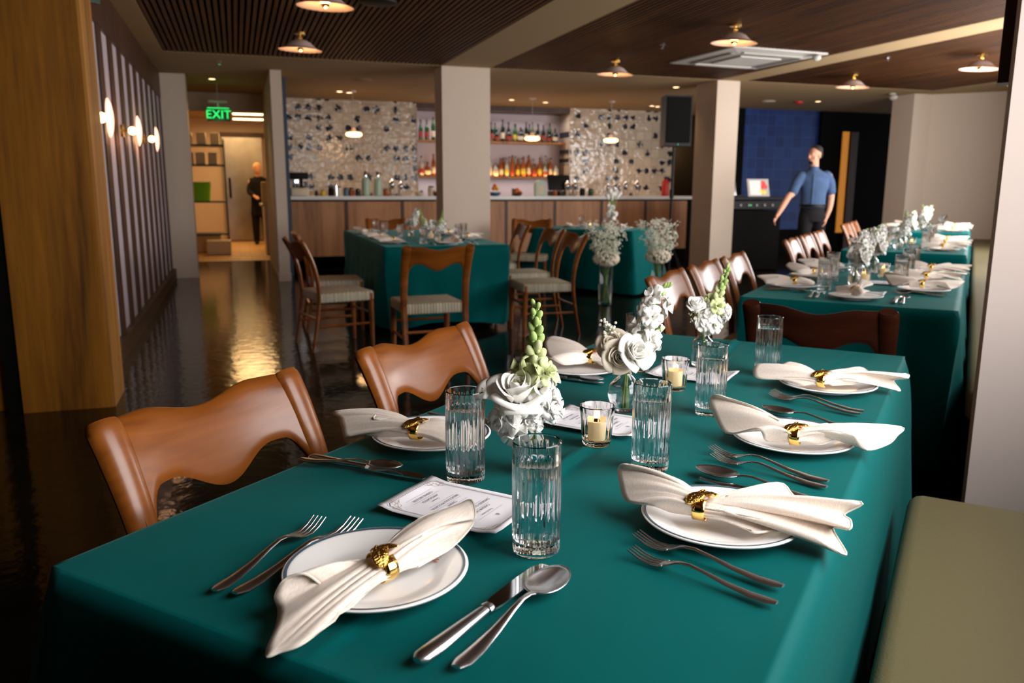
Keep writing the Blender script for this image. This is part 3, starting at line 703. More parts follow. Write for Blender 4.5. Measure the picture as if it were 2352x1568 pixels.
for i, (x, s) in enumerate(((2.34, 1.15), (2.48, 1.0), (3.17, 1.0), (3.27, 0.9), (5.33, 1.1), (5.47, 1.15), (6.09, 0.9), (6.20, 0.9), (6.30, 0.9), (6.42, 1.1), (6.64, 1.15))):
    w = ['just right of the green siphons', 'second to the right of the green siphons', 'left of the wide pillar', 'half hidden by the wide pillar', 'right of the black till', 'second right of the black till', 'leftmost of the shakers before the right tiled wall', 'second of the shakers before the right tiled wall', 'third of the shakers before the right tiled wall', 'tall, behind the calla lilies on its left', 'tall, behind the calla lilies on its right'][i]
    inst('shaker', shaker, 'shiny steel cocktail shaker on the bar, '+w, 'shaker', (x, 13.0, CT), 0, 'steel shakers on the bar').scale = (s, s, s)
def jar(col, capc='wood_cap', r=0.035, h=0.10):
    def f():
        t = thing('jar', '', 'jar')
        MB().lathe([(0, 0), (r, 0), (r*1.05, h*0.1), (r*1.05, h*0.8), (r*0.8, h*0.9), (0, h*0.9)], 16).build('jar_body', col, t)
        MB().lathe([(0, h*0.9), (r*0.85, h*0.9), (r*0.85, h*1.05), (0, h*1.05)], 16).build('lid', capc, t); return t
    return f
for i, (x, col, nm, s) in enumerate(((1.17, 'bottle_dark', 'low black', 0.8), (1.27, 'label_yellow', 'yellow', 0.9), (1.40, 'black_plastic', 'black', 1.3), (1.50, 'bottle_clear', 'clear', 1.4), (1.62, 'blue_bowl', 'dark blue', 1.2), (1.71, 'bottle_amber', 'amber', 1.2), (1.80, 'bottle_dark', 'dark glass', 1.1), (2.24, 'bottle_amber', 'brown', 1.1), (2.98, 'bottle_clear', 'clear squat', 1.5), (5.10, 'bottle_amber', 'amber squat', 1.0), (5.20, 'bottle_dark', 'dark squat', 1.0), (5.62, 'black_plastic', 'round black', 1.3), (5.75, 'bottle_green', 'green', 1.2))):
    inst(('jar', col), jar(col), '%s jar on the bar, %s' % (nm, ('beside the coffee brewer', 'right of the low black jar', 'before the left tiled wall', 'next to the leaning steel jigger', 'with blue tint before the left tiled wall', 'left of the pendant lamp cord', 'under the left pendant lamp', 'between siphons and shakers', 'beside the oranges', 'in front of the black till', 'in front of the black till on its right', 'before the brass edged alcove corner', 'at the foot of the right tiled wall')[i]), 'jar', (x, 12.95+0.03*(i % 3), CT), 0, 'jars on the bar').scale = (s, s, s)
mbk = MB(); mbk.tube([(0, 0, 0.0), (0.0, 0, 0.16)], 0.02, 10); ct('jigger', [('jigger', mbk, 'chrome')], 'steel measuring jigger among the jars on the left of the bar', 'jigger', 1.46, 12.88)
def fruit_bowl(x, fruits, bowlmat, lab, r=0.075, z=0.0):
    b_ = MB().lathe([(0, 0), (r*0.6, 0), (r*0.95, 0.03), (r, 0.06), (r*0.93, 0.06), (r*0.85, 0.035), (0, 0.012)], 24).build('bowl', bowlmat, loc=(x, 13.0, CT)); tag(b_, lab, 'bowl')
    for k, (dx, dy, dz, mt, nm) in enumerate(fruits):
        o = MB().ball((0, 0, 0), 0.034, 12, 9).build(nm, mt, loc=(x+dx, 13.0+dy, CT+dz)); tag(o, '%s %s in the %s' % (('left', 'right', 'top', 'rear')[k], nm, lab.split(' holding')[0]), 'fruit', 'fruit on the bar')
fruit_bowl(2.78, [(-0.03, -0.02, 0.055, 'lemon', 'lemon'), (0.035, -0.01, 0.055, 'bottle_green', 'lime')], 'bottle_clear', 'clear bowl holding lemon and lime left of the wide pillar')
fruit_bowl(3.00+0.05, [(-0.03, -0.03, 0.055, 'orange_fruit', 'orange'), (0.035, -0.02, 0.055, 'orange_fruit', 'orange')], 'wood_cap', 'brown bowl holding oranges left of the wide pillar')
fruit_bowl(4.05, [(-0.03, -0.02, 0.12, 'orange_fruit', 'orange'), (0.035, -0.01, 0.115, 'lemon', 'lemon'), (0.0, 0.0, 0.165, 'orange_fruit', 'orange')], 'blue_bowl', 'blue enamel bowl holding fruit right of the wide pillar', r=0.10)
fruit_bowl(4.45, [(-0.03, -0.03, 0.055, 'orange_fruit', 'orange'), (0.035, -0.02, 0.055, 'orange_fruit', 'orange'), (0, 0.01, 0.1, 'orange_fruit', 'orange')], 'wood_cap', 'brown dish holding oranges beside the arched white appliance')
ct('toaster', [('body', MB().extrude([(-0.085, 0), (0.085, 0)] + [(0.085*cos(a), 0.175+0.085*sin(a)) for a in [i*pi/12 for i in range(13)]], -0.06, 0.06), 'mint'), ('front_panel', MB().extrude([(-0.05, 0.03), (0.05, 0.03), (0.05, 0.17), (-0.05, 0.17)], -0.064, -0.058), 'cream_plastic')], 'arched pale white appliance standing on the bar', 'appliance', 4.82, 12.95)
ct('till', [('base', MB().box((0, 0, 0.04), (0.30, 0.26, 0.08), bev=0.01), 'black_plastic'), ('screen', MB().box((0, -0.02, 0.22), (0.40, 0.05, 0.26), rx=-0.25, bev=0.01), 'black_plastic')], 'black point of sale till on the bar below the bottle shelves', 'till', 5.22, 13.12)
ct('mug', [('mug', MB().lathe([(0, 0), (0.05, 0), (0.05, 0.12), (0.044, 0.12), (0.044, 0.01), (0, 0.01)], 18), 'grey_plastic')], 'grey cylinder pot behind the oranges on the bar', 'pot', 4.44, 13.14)
ct('extinguisher', [('cylinder', MB().lathe([(0, 0), (0.06, 0), (0.065, 0.02), (0.065, 0.24), (0.03, 0.29), (0, 0.29)], 18), 'red_paint'), ('valve', MB().box((0, 0, 0.31), (0.05, 0.03, 0.05)), 'black_plastic')], 'small red cylinder on the bar behind the loudspeaker pole', 'cylinder', 7.18, 12.95)

# loudspeaker on a pole
t = thing('loudspeaker', 'tall black loudspeaker mounted on the pole by the right pillar', 'loudspeaker', (5.73, 10.15, 1.80), -0.15)
MB().extrude([(-0.19, -0.15), (0.19, -0.15), (0.14, 0.17), (-0.14, 0.17)], 0.0, 0.66, plane='XY').build('cabinet', 'black_plastic', t, smooth=False)
MB().box((0, -0.155, 0.34), (0.34, 0.012, 0.60), bev=0.003).build('grille', 'black_paint', t, smooth=False)
MB().ball((0.0, -0.163, 0.02), 0.008, 8, 6).build('status_light', 'teal_glow', t)
t = thing('speaker_stand', 'black pole stand carrying the tall loudspeaker', 'stand', (5.73, 10.15, 0))
MB().tube([(0, 0, 0.03), (0, 0, 1.799)], 0.018, 12).build('pole', 'black_plastic', t)
MB().tube([(0, 0, 1.10), (0, 0, 1.22)], 0.030, 12).build('collar', 'black_plastic', t.children[0])
for k in range(3):
    a = k*2.09+0.5; MB().tube([(0.02*cos(a), 0.02*sin(a), 0.5), (0.42*cos(a), 0.42*sin(a), 0.012)], 0.011, 8).build('leg', 'black_plastic', t)

# kitchen seen through the doorway
t = thing('kitchen_door', 'steel walk in cold room door at the back of the kitchen', 'door', (0.18, 19.6, 0))
MB().box((0, 0, 1.17), (0.86, 0.08, 2.28), bev=0.01).build('door_leaf', 'steel_brushed', t, smooth=False); leaf_ = t.children[-1]
MB().box((-0.30, -0.06, 1.2), (0.05, 0.05, 0.45), bev=0.01).build('handle', 'black_plastic', leaf_, smooth=False)
MB().box((0, 0.0, 2.36), (1.0, 0.1, 0.1)).build('lintel', 'walnut_dark', t, smooth=False)
t = thing('storage_rack', 'dark green wire rack with plastic tubs left in the kitchen', 'shelving', (-0.52, 16.6, 0))
for x in (-0.42, 0.34):
    for y in (-0.25, 0.25): MB().tube([(x, y, 0.01), (x, y, 2.1)], 0.014, 8).build('post', 'shelf_steel', t)
for z in (0.35, 0.95, 1.62, 1.98): MB().box((-0.04, 0, z), (0.78, 0.52, 0.03)).build('shelf', 'shelf_steel', t, smooth=False)
def mk_tub(): return MB().box((0, 0, 0.11), (0.16, 0.3, 0.22), bev=0.01).build('plastic_tub', 'cream_plastic', smooth=False)
for i, (x, z, nm) in enumerate(((-0.80, 1.635, 'left tub on the second shelf'), (-0.60, 1.635, 'middle tub on the second shelf'), (-0.38, 1.635, 'right tub on the second shelf'), (-0.80, 1.995, 'left tub on the top shelf'), (-0.56, 1.995, 'middle tub on the top shelf'), (-0.32, 1.995, 'right tub on the top shelf'))):
    inst('tub', mk_tub, 'cream plastic '+nm+' of the kitchen rack', 'tub', (x, 16.6, z), 0, 'plastic tubs on the kitchen rack')
t = thing('bucket', 'lime green bucket on the kitchen rack', 'bucket', (-0.62, 16.45, 0.966))
MB().lathe([(0, 0), (0.15, 0), (0.18, 0.34), (0.185, 0.35), (0.175, 0.35), (0.145, 0.01), (0, 0.01)], 24).build('pail', 'lime', t)
MB().lathe([(0.180, 0.27), (0.19, 0.27), (0.19, 0.29), (0.18, 0.29)], 24, closed=True).build('rim', 'lime', t)
tag(MB().box((0, 0, 0.16), (0.45, 0.4, 0.32), bev=0.02).build('storage_crate', 'cardboard', loc=(-0.55, 16.6, 0.007), smooth=False), 'pale crate on the kitchen floor below the rack', 'crate')
tag(MB().box((0, 0, 0.13), (0.42, 0.36, 0.26), bev=0.02).build('storage_crate', 'cream_plastic', loc=(-0.35, 15.9, 0.007), smooth=False), 'cream crate on the kitchen floor in front of the rack', 'crate')
t = thing('prep_counter', 'steel kitchen work table at the right side of the kitchen opening', 'counter', (0.68, 16.2, 0))
MB().box((0, 0, 0.90), (0.52, 1.4, 0.04)).build('top', 'steel_brushed', t, smooth=False)
MB().box((0.02, 0, 0.45), (0.46, 1.3, 0.86)).build('cabinet', 'steel_brushed', t, smooth=False)
tag(MB().box((0, 0, 0.2), (0.24, 0.3, 0.40), bev=0.02).build('white_container', 'cream_plastic', loc=(0.56, 15.75, 0.921), smooth=False), 'white container on the kitchen work table', 'container')
def mk_tube():
    t = thing('tube_light', '', 'light')
    MB().box((0, 0, 0), (0.72, 0.12, 0.04)).build('fitting', 'white_plastic', t, smooth=False)
    MB().box((0, 0, -0.03), (0.68, 0.07, 0.03), bev=0.008).build('tube', 'tube_glow', t, smooth=False); return t
for (x, y), lab in (((0.36, 17.3), 'nearer glowing tube light on the kitchen ceiling'), ((0.36, 18.6), 'farther glowing tube light on the kitchen ceiling')):
    inst('tl', mk_tube, lab, 'light', (x, y, 2.66), 0, 'kitchen tube lights')
area_light('kitchen_tube', (0.2, 16.9, 2.60), (0, 0, 0), 0.8, 1.2, 34, (1.0, 0.60, 0.24))
area_light('kitchen_tube', (0.0, 18.6, 2.60), (0, 0, 0), 0.8, 0.8, 18, (1.0, 0.60, 0.24))
# passage right of the bar
tag(MB().box((0, 0, 0), (0.22, 0.04, 0.10), bev=0.004).build('lit_sign', 'teal_glow', loc=(8.62, 16.9, 2.42), smooth=False), 'small teal lit panel high in the passage right of the bar', 'sign')
t = thing('passage_lamp', 'small round glowing lamp in the passage right of the bar', 'lamp', (8.58, 16.95, 1.95))
MB().ball((0, -0.09, 0), 0.075, 14, 10).build('globe', 'lamp_glow', t); MB().tube([(0, -0.03, 0), (0, 0.04, 0)], 0.02, 8).build('bracket', 'brass', t)
point('passage_light', (8.55, 16.5, 2.1), 16, (1, 0.6, 0.25), 0.08)
# amber lit opening in the dark wall
t = thing('lit_opening', 'narrow amber lit slot in the black wall behind the man', 'light', (11.35, 13.40, 0))
MB().box((0, 0, 1.35), (0.14, 0.03, 1.95)).build('glow_panel', 'amber_glow', t, smooth=False)

# DJ stand
t = thing('equipment_stand', 'black stand with audio gear behind the right pillar', 'stand', (7.45, 10.85, 0))
MB().box((0, 0, 0.46), (0.86, 0.5, 0.90), bev=0.01).build('cabinet', 'black_paint', t, smooth=False)
MB().box((0, 0, 0.99), (0.9, 0.5, 0.13), bev=0.01).build('mixer', 'black_plastic', t, smooth=False)
MB().box((0.0, 0, 1.09), (0.98, 0.52, 0.05), bev=0.01).build('top_deck', 'black_plastic', t, smooth=False)
MB().ball((-0.12, -0.262, 0.99), 0.009, 8, 6).build('status_light', 'sign_green', t)
for k in range(5): MB().tube([(-0.3+k*0.14, -0.25, 0.99), (-0.3+k*0.14, -0.27, 0.99)], 0.018, 10).build('knob', 'grey_plastic', t)
t = thing('laptop', 'silver laptop on the black stand, half hidden by the pillar', 'laptop', (7.13, 10.85, 1.116))
MB().box((0, 0, 0.01), (0.32, 0.22, 0.018)).build('base', 'black_plastic', t, smooth=False)
lid = MB().box((0, 0.10, 0.12), (0.32, 0.012, 0.21), rx=-0.2).build('lid', 'chrome', t, smooth=False)
MB().box((0.03, 0.086, 0.12), (0.12, 0.006, 0.13), rx=-0.2).build('screen', 'screen_light', lid, smooth=False)
t = thing('monitor', 'tilted white tablet screen showing a red and yellow picture on the black stand', 'monitor', (7.62, 10.80, 1.116), 0)
R = Euler((-0.25, 0, 0))
MB().box((0, 0.05, 0.13), (0.38, 0.02, 0.27), rx=-0.25).build('frame', 'white_plastic', t, smooth=False)
MB().box((-0.06, 0.036, 0.13), (0.20, 0.006, 0.22), rx=-0.25).build('screen', 'screen_light', t, smooth=False)
scr = t.children[-1]
mb = MB()
for (x, z, r) in ((0.08, 0.19, 0.045), (0.12, 0.14, 0.04), (0.06, 0.13, 0.03)): mb.ball((x, 0.036-(z-0.13)*-0.25, z), (r, 0.006, r), 10, 8)
mb.build('red_shape', 'screen_red', scr)
mb = MB()
for (x, z, r) in ((0.04, 0.07, 0.035), (0.10, 0.06, 0.03)): mb.ball((x, 0.034-(z-0.13)*-0.25, z), (r, 0.006, r), 10, 8)
mb.build('yellow_shape', 'screen_yellow', scr)

# ------------------------------------------------------------------ tableware builders
def ribbon(mb, pts, widths, thick, n=10, mi=0):
    mb.tube(pts, [w/2 for w in widths], n, mi, True, [(1, thick/w) if not isinstance(thick, list) else (1, thick[i]/w) for i, w in enumerate(widths)], up=(0, 0, 1)); return mb
HZ = [(0.0, .0055), (.012, .0045), (.035, .004), (.07, .007), (.105, .013), (.125, .0155), (.140, .014)]
def mk_fork():
    t = thing('fork', '', 'fork')
    mb = MB(); ribbon(mb, [(x, 0, z) for x, z in HZ], [.010, .019, .0175, .012, .0075, .007, .008], .0035); mb.build('handle', 'steel', t)
    mb = MB()
    ribbon(mb, [(.138, 0, .0145), (.146, 0, .0125), (.153, 0, .0095), (.160, 0, .0068), (.168, 0, .0045)], [.008, .013, .021, .0245, .025], .0028, 12)
    for k in range(4):
        y = (k-1.5)*.0066
        ribbon(mb, [(.162, y*.97, .0062), (.172, y, .0036), (.186, y, .0024), (.202, y, .0052), (.220, y*1.02, .0120)], [.0052, .0048, .0042, .0036, .0018], .0024, 8)
    mb.build('tines', 'steel', t); return t
def mk_spoon():
    t = thing('spoon', '', 'spoon')
    mb = MB(); ribbon(mb, [(x, 0, z) for x, z in HZ] + [(.152, 0, .0105)], [.010, .019, .0175, .012, .0075, .006, .0065, .010], .0035); mb.build('handle', 'steel', t)
    mb = MB()
    def f(u, v):
        a = 2*pi*u; r = v
        x = .186 + (.036 if cos(a) > 0 else .038)*cos(a)*r; hw = .0225*(1+.12*cos(a)*-1)
        return (x, hw*sin(a)*r, .0035 + .0085*r*r)
    mb.grid(f, 36, 10, closeu=True); mb.build('bowl', 'steel', t, solid=.0016); return t
def mk_knife():
    t = thing('knife', '', 'knife')
    mb = MB(); ribbon(mb, [(0, 0, .006), (.006, 0, .006), (.03, 0, .006), (.07, 0, .006), (.100, 0, .006), (.108, 0, .006)], [.010, .019, .0195, .0165, .0135, .012], [.006, .0105, .011, .010, .009, .008], 14); mb.build('handle', 'steel', t)
    mb = MB(); ribbon(mb, [(.107, 0, .006), (.110, 0, .006), (.114, 0, .006)], [.0155, .017, .0145], .0095, 14); mb.build('bolster', 'steel', t)
    mb = MB(); out = [(.113, -.0085)] + [(.113+.107*s, -.0095-.0015*sin(pi*s)) for s in (.1, .3, .5, .7, .85)] + [(.221, -.0085), (.2235, -.002), (.221, .004), (.208, .0085), (.18, .0095), (.13, .0085), (.113, .0065)]
    mb.extrude(out, .0048, .0070, plane='XY'); mb.build('blade', 'chrome', t, smooth=False); return t
def mk_plate():
    t = thing('plate', '', 'plate')
    R = .118
    pr = [(0, .004), (.060, .004), (.062, .0), (.067, .0), (.069, .005), (.085, .0085), (.108, .0145), (R, .0165), (R+.0008, .0185), (R-.0005, .0198),
          (.108, .0182), (.088, .0125), (.078, .0092), (.074, .0082), (.070, .0076), (.035, .0070), (0, .0070)]
    MB().lathe(pr, 96).build('dish', 'porcelain', t, sharp=60)
    MB().lathe([(R-.0062, .0194), (R-.0062, .0198), (R-.0028, .0206), (R-.0028, .0202)], 96, closed=True).build('rim_line', 'rim_line', t)
    return t
def flute(k, amp):
    return lambda a, z, r: 1 + amp*(abs(cos(a*k/2))-0.6)
def mk_tumbler(fill=.128):
    def f():
        t = thing('water_glass', '', 'glass')
        mb = MB(); R = .0338; n = 132
        fl = flute(22, .05)
        prof = [(0, .0015), (.026, .0012), (.030, .0), (.0322, .0015), (.0328, .005), (.0330, .018), (.0332, .030), (.0334, .090), (.0336, .140), (.0337, .147), (.0338, .152), (.0338, .1585), (.0328, .160), (.0316, .1585), (.0312, .145), (.0306, .060), (.0302, .024), (.0285, .0185), (0, .0175)]
        def rm(a, z, r):
            if r < .0320: return 1
            k = smooth01((z-.012)/.01)*(1-smooth01((z-.138)/.012))
            return 1 + (fl(a, z, r)-1)*max(k, .35 if z < .012 else 0)
        mb.lathe(prof, n, rmod=rm); mb.build('tumbler', 'glass', t, sharp=30)
        mb = MB(); mb.lathe([(0, .0172), (.0287, .0182), (.0304, .024), (.0308, .060), (.0312, fill-.002), (.0314, fill+.0006), (.030, fill), (0, fill-.0002)], 64); mb.build('water', 'water', t, sharp=50)
        return t
    return f
def mk_votive():
    t = thing('votive_glass', '', 'candle holder')
    fl = flute(16, .045)
    mb = MB(); prof = [(0, .001), (.022, 0), (.0245, .002), (.0255, .012), (.029, .050), (.0305, .062), (.0308, .070), (.0298, .0715), (.0288, .070), (.0270, .050), (.0240, .016), (.021, .010), (0, .009)]
    mb.lathe(prof, 96, rmod=lambda a, z, r: 1+(fl(a, z, r)-1)*(1 if (r > .0245 and z < .066 and z > .003 and not (r < .0272 and z > .03) and not r == .0288) else 0)); mb.build('votive_glass', 'glass', t, sharp=30)
    return t
def mk_candle():
    t = thing('candle', '', 'candle')
    MB().lathe([(0, 0), (.0192, 0), (.0198, .001), (.0198, .034), (.0190, .0365), (.014, .034), (0, .033)], 28).build('wax', 'wax', t)
    wk = MB().tube([(0, 0, .033), (0.0006, 0, .040)], .0009, 6).build('wick', 'black_paint', t.children[0])
    MB().lathe([(0, .038), (.0022, .040), (.0032, .043), (.0022, .048), (.0008, .053), (0, .055)], 10).build('flame', 'flame', t)
    return t
VASES = {'round': ([(0, .0), (.018, .0), (.022, .003), (.034, .022), (.0375, .040), (.034, .058), (.022, .072), (.013, .082), (.0125, .090), (.017, .102), (.0225, .110)], .060),
         'bottle': ([(0, .0), (.024, .0), (.028, .003), (.0295, .010), (.0295, .055), (.026, .070), (.016, .080), (.0135, .088), (.0135, .105), (.017, .112)], .050),
         'lip': ([(0, .0), (.020, .0), (.025, .003), (.029, .020), (.030, .035), (.026, .052), (.014, .066), (.0105, .078), (.0115, .092), (.017, .099)], .050)}
def mk_vase(kind):
    def f():
        t = thing('bud_vase', '', 'vase'); pr, wl = VASES[kind]
        def off(i):
            r, z = pr[i]; a = Vector((pr[min(i+1, len(pr)-1)][0]-pr[max(i-1, 0)][0], pr[min(i+1, len(pr)-1)][1]-pr[max(i-1, 0)][1])).normalized()
            return (max(0, r-a.y*.0018), z+a.x*.0018)
        inner = [off(i) for i in range(1, len(pr))]; inner = [(0, .005)] + [(r, max(z, .005)) for r, z in inner]
        MB().lathe(pr + inner[::-1], 56).build('vase_glass', 'glass', t, sharp=60)
        wp = [(0, .0048)] + [(r+.0002, max(z-.0002, .0048)) for r, z in inner[1:] if z < wl] ; rr = wp[-1][0]
        MB().lathe(wp + [(rr-.0003, wl), (0, wl)], 40).build('water', 'water', t, sharp=50)
        return t
    return f

# gold ring with two wrapped leaves; local x = napkin axis
def mk_ring():
    t = thing('napkin_ring', '', 'napkin ring')
    a0, b0 = .0235, .0175
    def band(w, a1, a2, cx=0, out=0.0006, n=40, skew=0.0):
        return lambda u, v: (cx + (v-.5)*w + skew*(u-.5), (a0+out)*sin(lerp(a1, a2, u)), b0 + (b0+out)*cos(lerp(a1, a2, u)) - .0)
    mb = MB(); mb.grid(band(.018, .45, 2*pi-.45), 48, 4); mb.build('band', 'gold', t, solid=.0012)
    def leaf(a1, a2, cx, skew, out, nm, flip=1):
        def f(u, v):
            w = .021*(sin(pi*min(1, u*1.02))**.7)*(1+.05*sin(u*40)) + .003
            a = lerp(a1, a2, u); q = (v-.5)*2
            o = out + .0005*sin(u*60+abs(q)*5) + .0022*(1-q*q) - .0008*exp(-(q/.12)**2) + .004*smooth01((u-.8)/.2)
            return (cx+q*w/2+skew*(u-.5), (a0+o)*sin(a), b0+(b0+o)*cos(a))
        mb = MB(); mb.grid(f, 34, 9); mb.build(nm, 'gold_leaf', t, solid=.0009)
    leaf(-1.05, .45, -.007, .014, .0020, 'leaf'); leaf(1.0, -.35, .009, .016, .0035, 'leaf')
    return t

def napkin(name, ringpos, A, B, label, group=None, world=None):
    """ringpos (t, w, z); A, B: fold-line tips (t, w, z) in order across the cloth; world(t,w) maps to the table"""
    rt, rw, rz_ = ringpos; mapf = world or (lambda t_, w_: tw(t_, w_, .75))
    t = thing('napkin', label, 'napkin', mapf(rt, rw), TA, group)
    for side, tips in (('A', A), ('B', B)):
        P_ = [Vector((q[0]-rt, -(q[1]-rw), q[2])) for q in tips]
        ax = sum(((p*Vector((1, 1, 0)) if False else Vector((p.x, p.y, 0))) for p in P_), Vector()).normalized()
        pe = Vector((-ax.y, ax.x, 0)); s0 = 1 if (P_[0]-P_[-1]).dot(pe) > 0 else -1
        # order: first tips are the top/back ones
        K = len(P_); nv = (K-1)*5+1; tipc = spline(P_, nv); c0 = Vector((0, 0, .0345)); ns = 15
        hem = []
        def f(u, v):
            j = min(nv-1, int(round(u*(nv-1)))); tp = tipc[j]; th = (u-.5)*2*2.35
            wob = 1 + .10*cos(u*pi*2*(K*.9))*(1-v)**.8
            base = c0 + pe*(-s0*sin(th)*.0195*wob) + Vector((0, 0, cos(th)*.0125*wob)) - ax*.004
            d = tp-base; al = d.dot(ax); la = d.dot(pe)
            pl = .0008*sin(u*pi*K*2.2)*sin(pi*v)
            z = d.z*(v**1.1) + .010*sin(pi*v)*(1 if tp.z > .03 else .35) + pl
            q = base + ax*(al*v) + pe*(la*(v**1.35)+pl) + Vector((0, 0, z)); rr = sqrt(q.x**2+q.y**2)
            q.z = max(q.z, .0035 if al*v > .10 else .0235)
            return q
        mb = MB(); mb.grid(f, nv, ns); mb.build('cloth_fan', 'napkin_cloth', t, solid=.0022, offset=-1, sharp=180, normals=False)
        pts = [f(i/(nv-1), 1.0) for i in range(nv)]
        MB().tube(pts, .0015, 5).build('hem', 'napkin_hem', t)
    return t
def place_ring(ringpos, ang, label, world=None, group=None):
    mapf = world or (lambda t_, w_: tw(t_, w_, .75)); p = mapf(ringpos[0], ringpos[1]); p = Vector((p.x, p.y, p.z+.019))
    return inst('ring', mk_ring, label, 'napkin ring', p, TA+ang, group)

# ------------------------------------------------------------------ menu cards
def mk_menu(full=True):
    def f():
        t = thing('menu_card', '', 'menu')
        Wc, Hc = .15, .215
        def g(u, v):
            x, y = (u-.5)*Wc, (v-.5)*Hc
            return (x, y, .0012 + .007*smooth01((abs(v-.5)-.34)/.16)*(1-.5*abs(u-.5)) + .002*smooth01((abs(u-.5)-.35)/.15))
        MB().grid(g, 16, 22).build('card', 'paper', t, solid=.0005, offset=1)
        def zz(x, y): return g(x/Wc+.5, y/Hc+.5)[2]+.0010
        def line(mb, pts, w):
            for (x0, y0), (x1, y1) in zip(pts[:-1], pts[1:]):
                n = 10
                for k in range(n):
                    a = (lerp(x0, x1, k/n), lerp(y0, y1, k/n)); b_ = (lerp(x0, x1, (k+1)/n), lerp(y0, y1, (k+1)/n))
                    d = Vector((b_[0]-a[0], b_[1]-a[1], 0)); p = Vector((-d.y, d.x, 0)).normalized()*w/2
                    A_, B_ = Vector((*a, zz(*a))), Vector((*b_, zz(*b_)))
                    mb.add([A_-p, A_+p, B_+p, B_-p], [(0, 1, 2, 3)])
        def frame(mb, m, c, w):
            x, y = Wc/2-m, Hc/2-m; line(mb, [(-x+c, -y), (x-c, -y), (x, -y+c), (x, y-c), (x-c, y), (-x+c, y), (-x, y-c), (-x, -y+c), (-x+c, -y)], w)
        mb = MB(); frame(mb, .009, .006, .0005); frame(mb, .0115, .007, .0011); mb.build('printed_border', 'ink', t, smooth=False)
        mb = MB()
        for sx in (-1, 1):
            for sy in (-1, 1):
                cx, cy = sx*(Wc/2-.024), sy*(Hc/2-.024)
                for (dx, dy, r) in ((0, 0, .0055), (.008, 0, .0035), (0, .008, .0035), (-.008*.9, .008*.9, .0035), (.008*.9, -.008*.9, .0035), (.014, -.004, .0025), (-.004, .014, .0025)):
                    px, py = cx+sx*dx, cy+sy*dy
                    line(mb, [(px+r*cos(a), py+r*sin(a)) for a in [i*pi/5 for i in range(11)]], .0006)
                line(mb, [(cx+sx*.010, cy-sy*.016), (cx+sx*.004, cy-sy*.004), (cx-sx*.004, cy+sy*.004), (cx-sx*.016, cy+sy*.010)], .0007)
        mb.build('corner_ornament', 'ink_gold', t, smooth=False)
        if full:
            lines = [(.068, '&', .0100), (.049, 'First Course', .0058), (.036, 'CAESAR SALAD', .0078), (.023, 'SMOKED OYSTER TARTINE', .0078), (.008, 'Second Course', .0058), (-.003, 'ROASTED', .0078),
                     (-.016, 'CRISPY', .0078), (-.029, 'BROCCOLI PICCATA', .0078), (-.048, 'Dessert', .0058), (-.058, 'AFFOGATO', .0078), (-.073, 'CR\u00c8ME BR\u00dbL\u00c9E', .0078)]
            for y, s, sz in lines: text_mesh('printed_text', s, sz, 'ink', t, (0, y, .0024), (0, 0, 0), .00002)
            mb = MB()
            for y in (.055, .0305, .0165, -.0095, -.022, -.036, -.0655, -.0805): line(mb, [(-.035, y), (.035, y)], .0004)
            mb.build('printed_rule', 'ink', t, smooth=False)
        return t
    return f

# ------------------------------------------------------------------ flowers
def orient(axis, roll=0.0):
    return Vector(axis).normalized().to_track_quat('Z', 'Y').to_matrix() @ Matrix.Rotation(roll, 3, 'Z')
def rose_mesh(mb, c, axis, s=1.0, openness=1.0, seed=0):
    rr = random.Random(seed); R = orient(axis, rr.uniform(0, 6)); c = Vector(c)
    wide = [(3, .011, .042, .026, .016, .72)] if s > 1.1 else []
    layers = [(2, .002, .007, .039, .0, 1.9), (3, .005, .012, .041, .001, 1.5), (3, .008, .018, .040, .003, 1.35), (3, .010, .024*openness, .038, .006*openness, 1.2), (4, .010, .034*openness, .029, .014*openness, .95)] + wide
    for li, (n, r0, r1, h, lip, spr) in enumerate(layers):
        for k in range(n):
            ph = 2*pi*k/n + li*.7 + rr.uniform(-.15, .15); hh = h*rr.uniform(.92, 1.08); w1 = rr.uniform(-.003, .003)
            def f(u, v):
                q = (u-.5)*2; a = ph + q*spr*(.35+.65*sin(pi*(.12+.70*v))); e = 1-.22*q*q*v
                r = (r0 + (r1-r0)*sin(v*pi/2)**.8 + lip*v**5 + .002*q*v)*1.0 + w1*v*q
                z = -.008 + hh*v*e - lip*.5*v**7
                return c + R @ (Vector((r*cos(a), r*sin(a), z))*s)
            mb.grid(f, 9, 9)
def floret_mesh(mb, c, axis, s=1.0, seed=0, ruff=1.0, n=5):
    rr = random.Random(seed); R = orient(axis, rr.uniform(0, 6)); c = Vector(c)
    for k in range(n):
        ph = 2*pi*k/n + rr.uniform(-.2, .2); L_ = .017*rr.uniform(.85, 1.15); f1 = rr.uniform(1.1, 2.2); f2 = rr.uniform(0, 6)
        def f(u, v):
            q = (u-.5)*2; wv = .0145*sin(pi*min(1, .12+.74*v))*1.1
            r = .002+L_*v; z = .010*v - .014*v*v*v + .0022*ruff*sin(q*f1*2+f2)*v + .003*abs(q)*v
            x, y = r, q*wv
            return c + R @ (Vector((x*cos(ph)-y*sin(ph), x*sin(ph)+y*cos(ph), z))*s)
        mb.grid(f, 7, 6)
    for k in range(3):
        ph = 2*pi*k/3+.5; 
        def g(u, v):
            q = (u-.5)*2; r = .002+.007*v; return c + R @ (Vector((r*cos(ph+q*.9), r*sin(ph+q*.9), .004+.010*v))*s)
        mb.grid(g, 5, 4)
CR = Vector((cos(YAW), -sin(YAW), 0)); CT_ = Vector((-sin(YAW), -cos(YAW), 0))   # sideways and towards the room entrance
def stem(t, pts, r=.0022, mat='stem_green'):
    MB().tube(spline(pts, 12), r, 7).build('stem', mat, t)
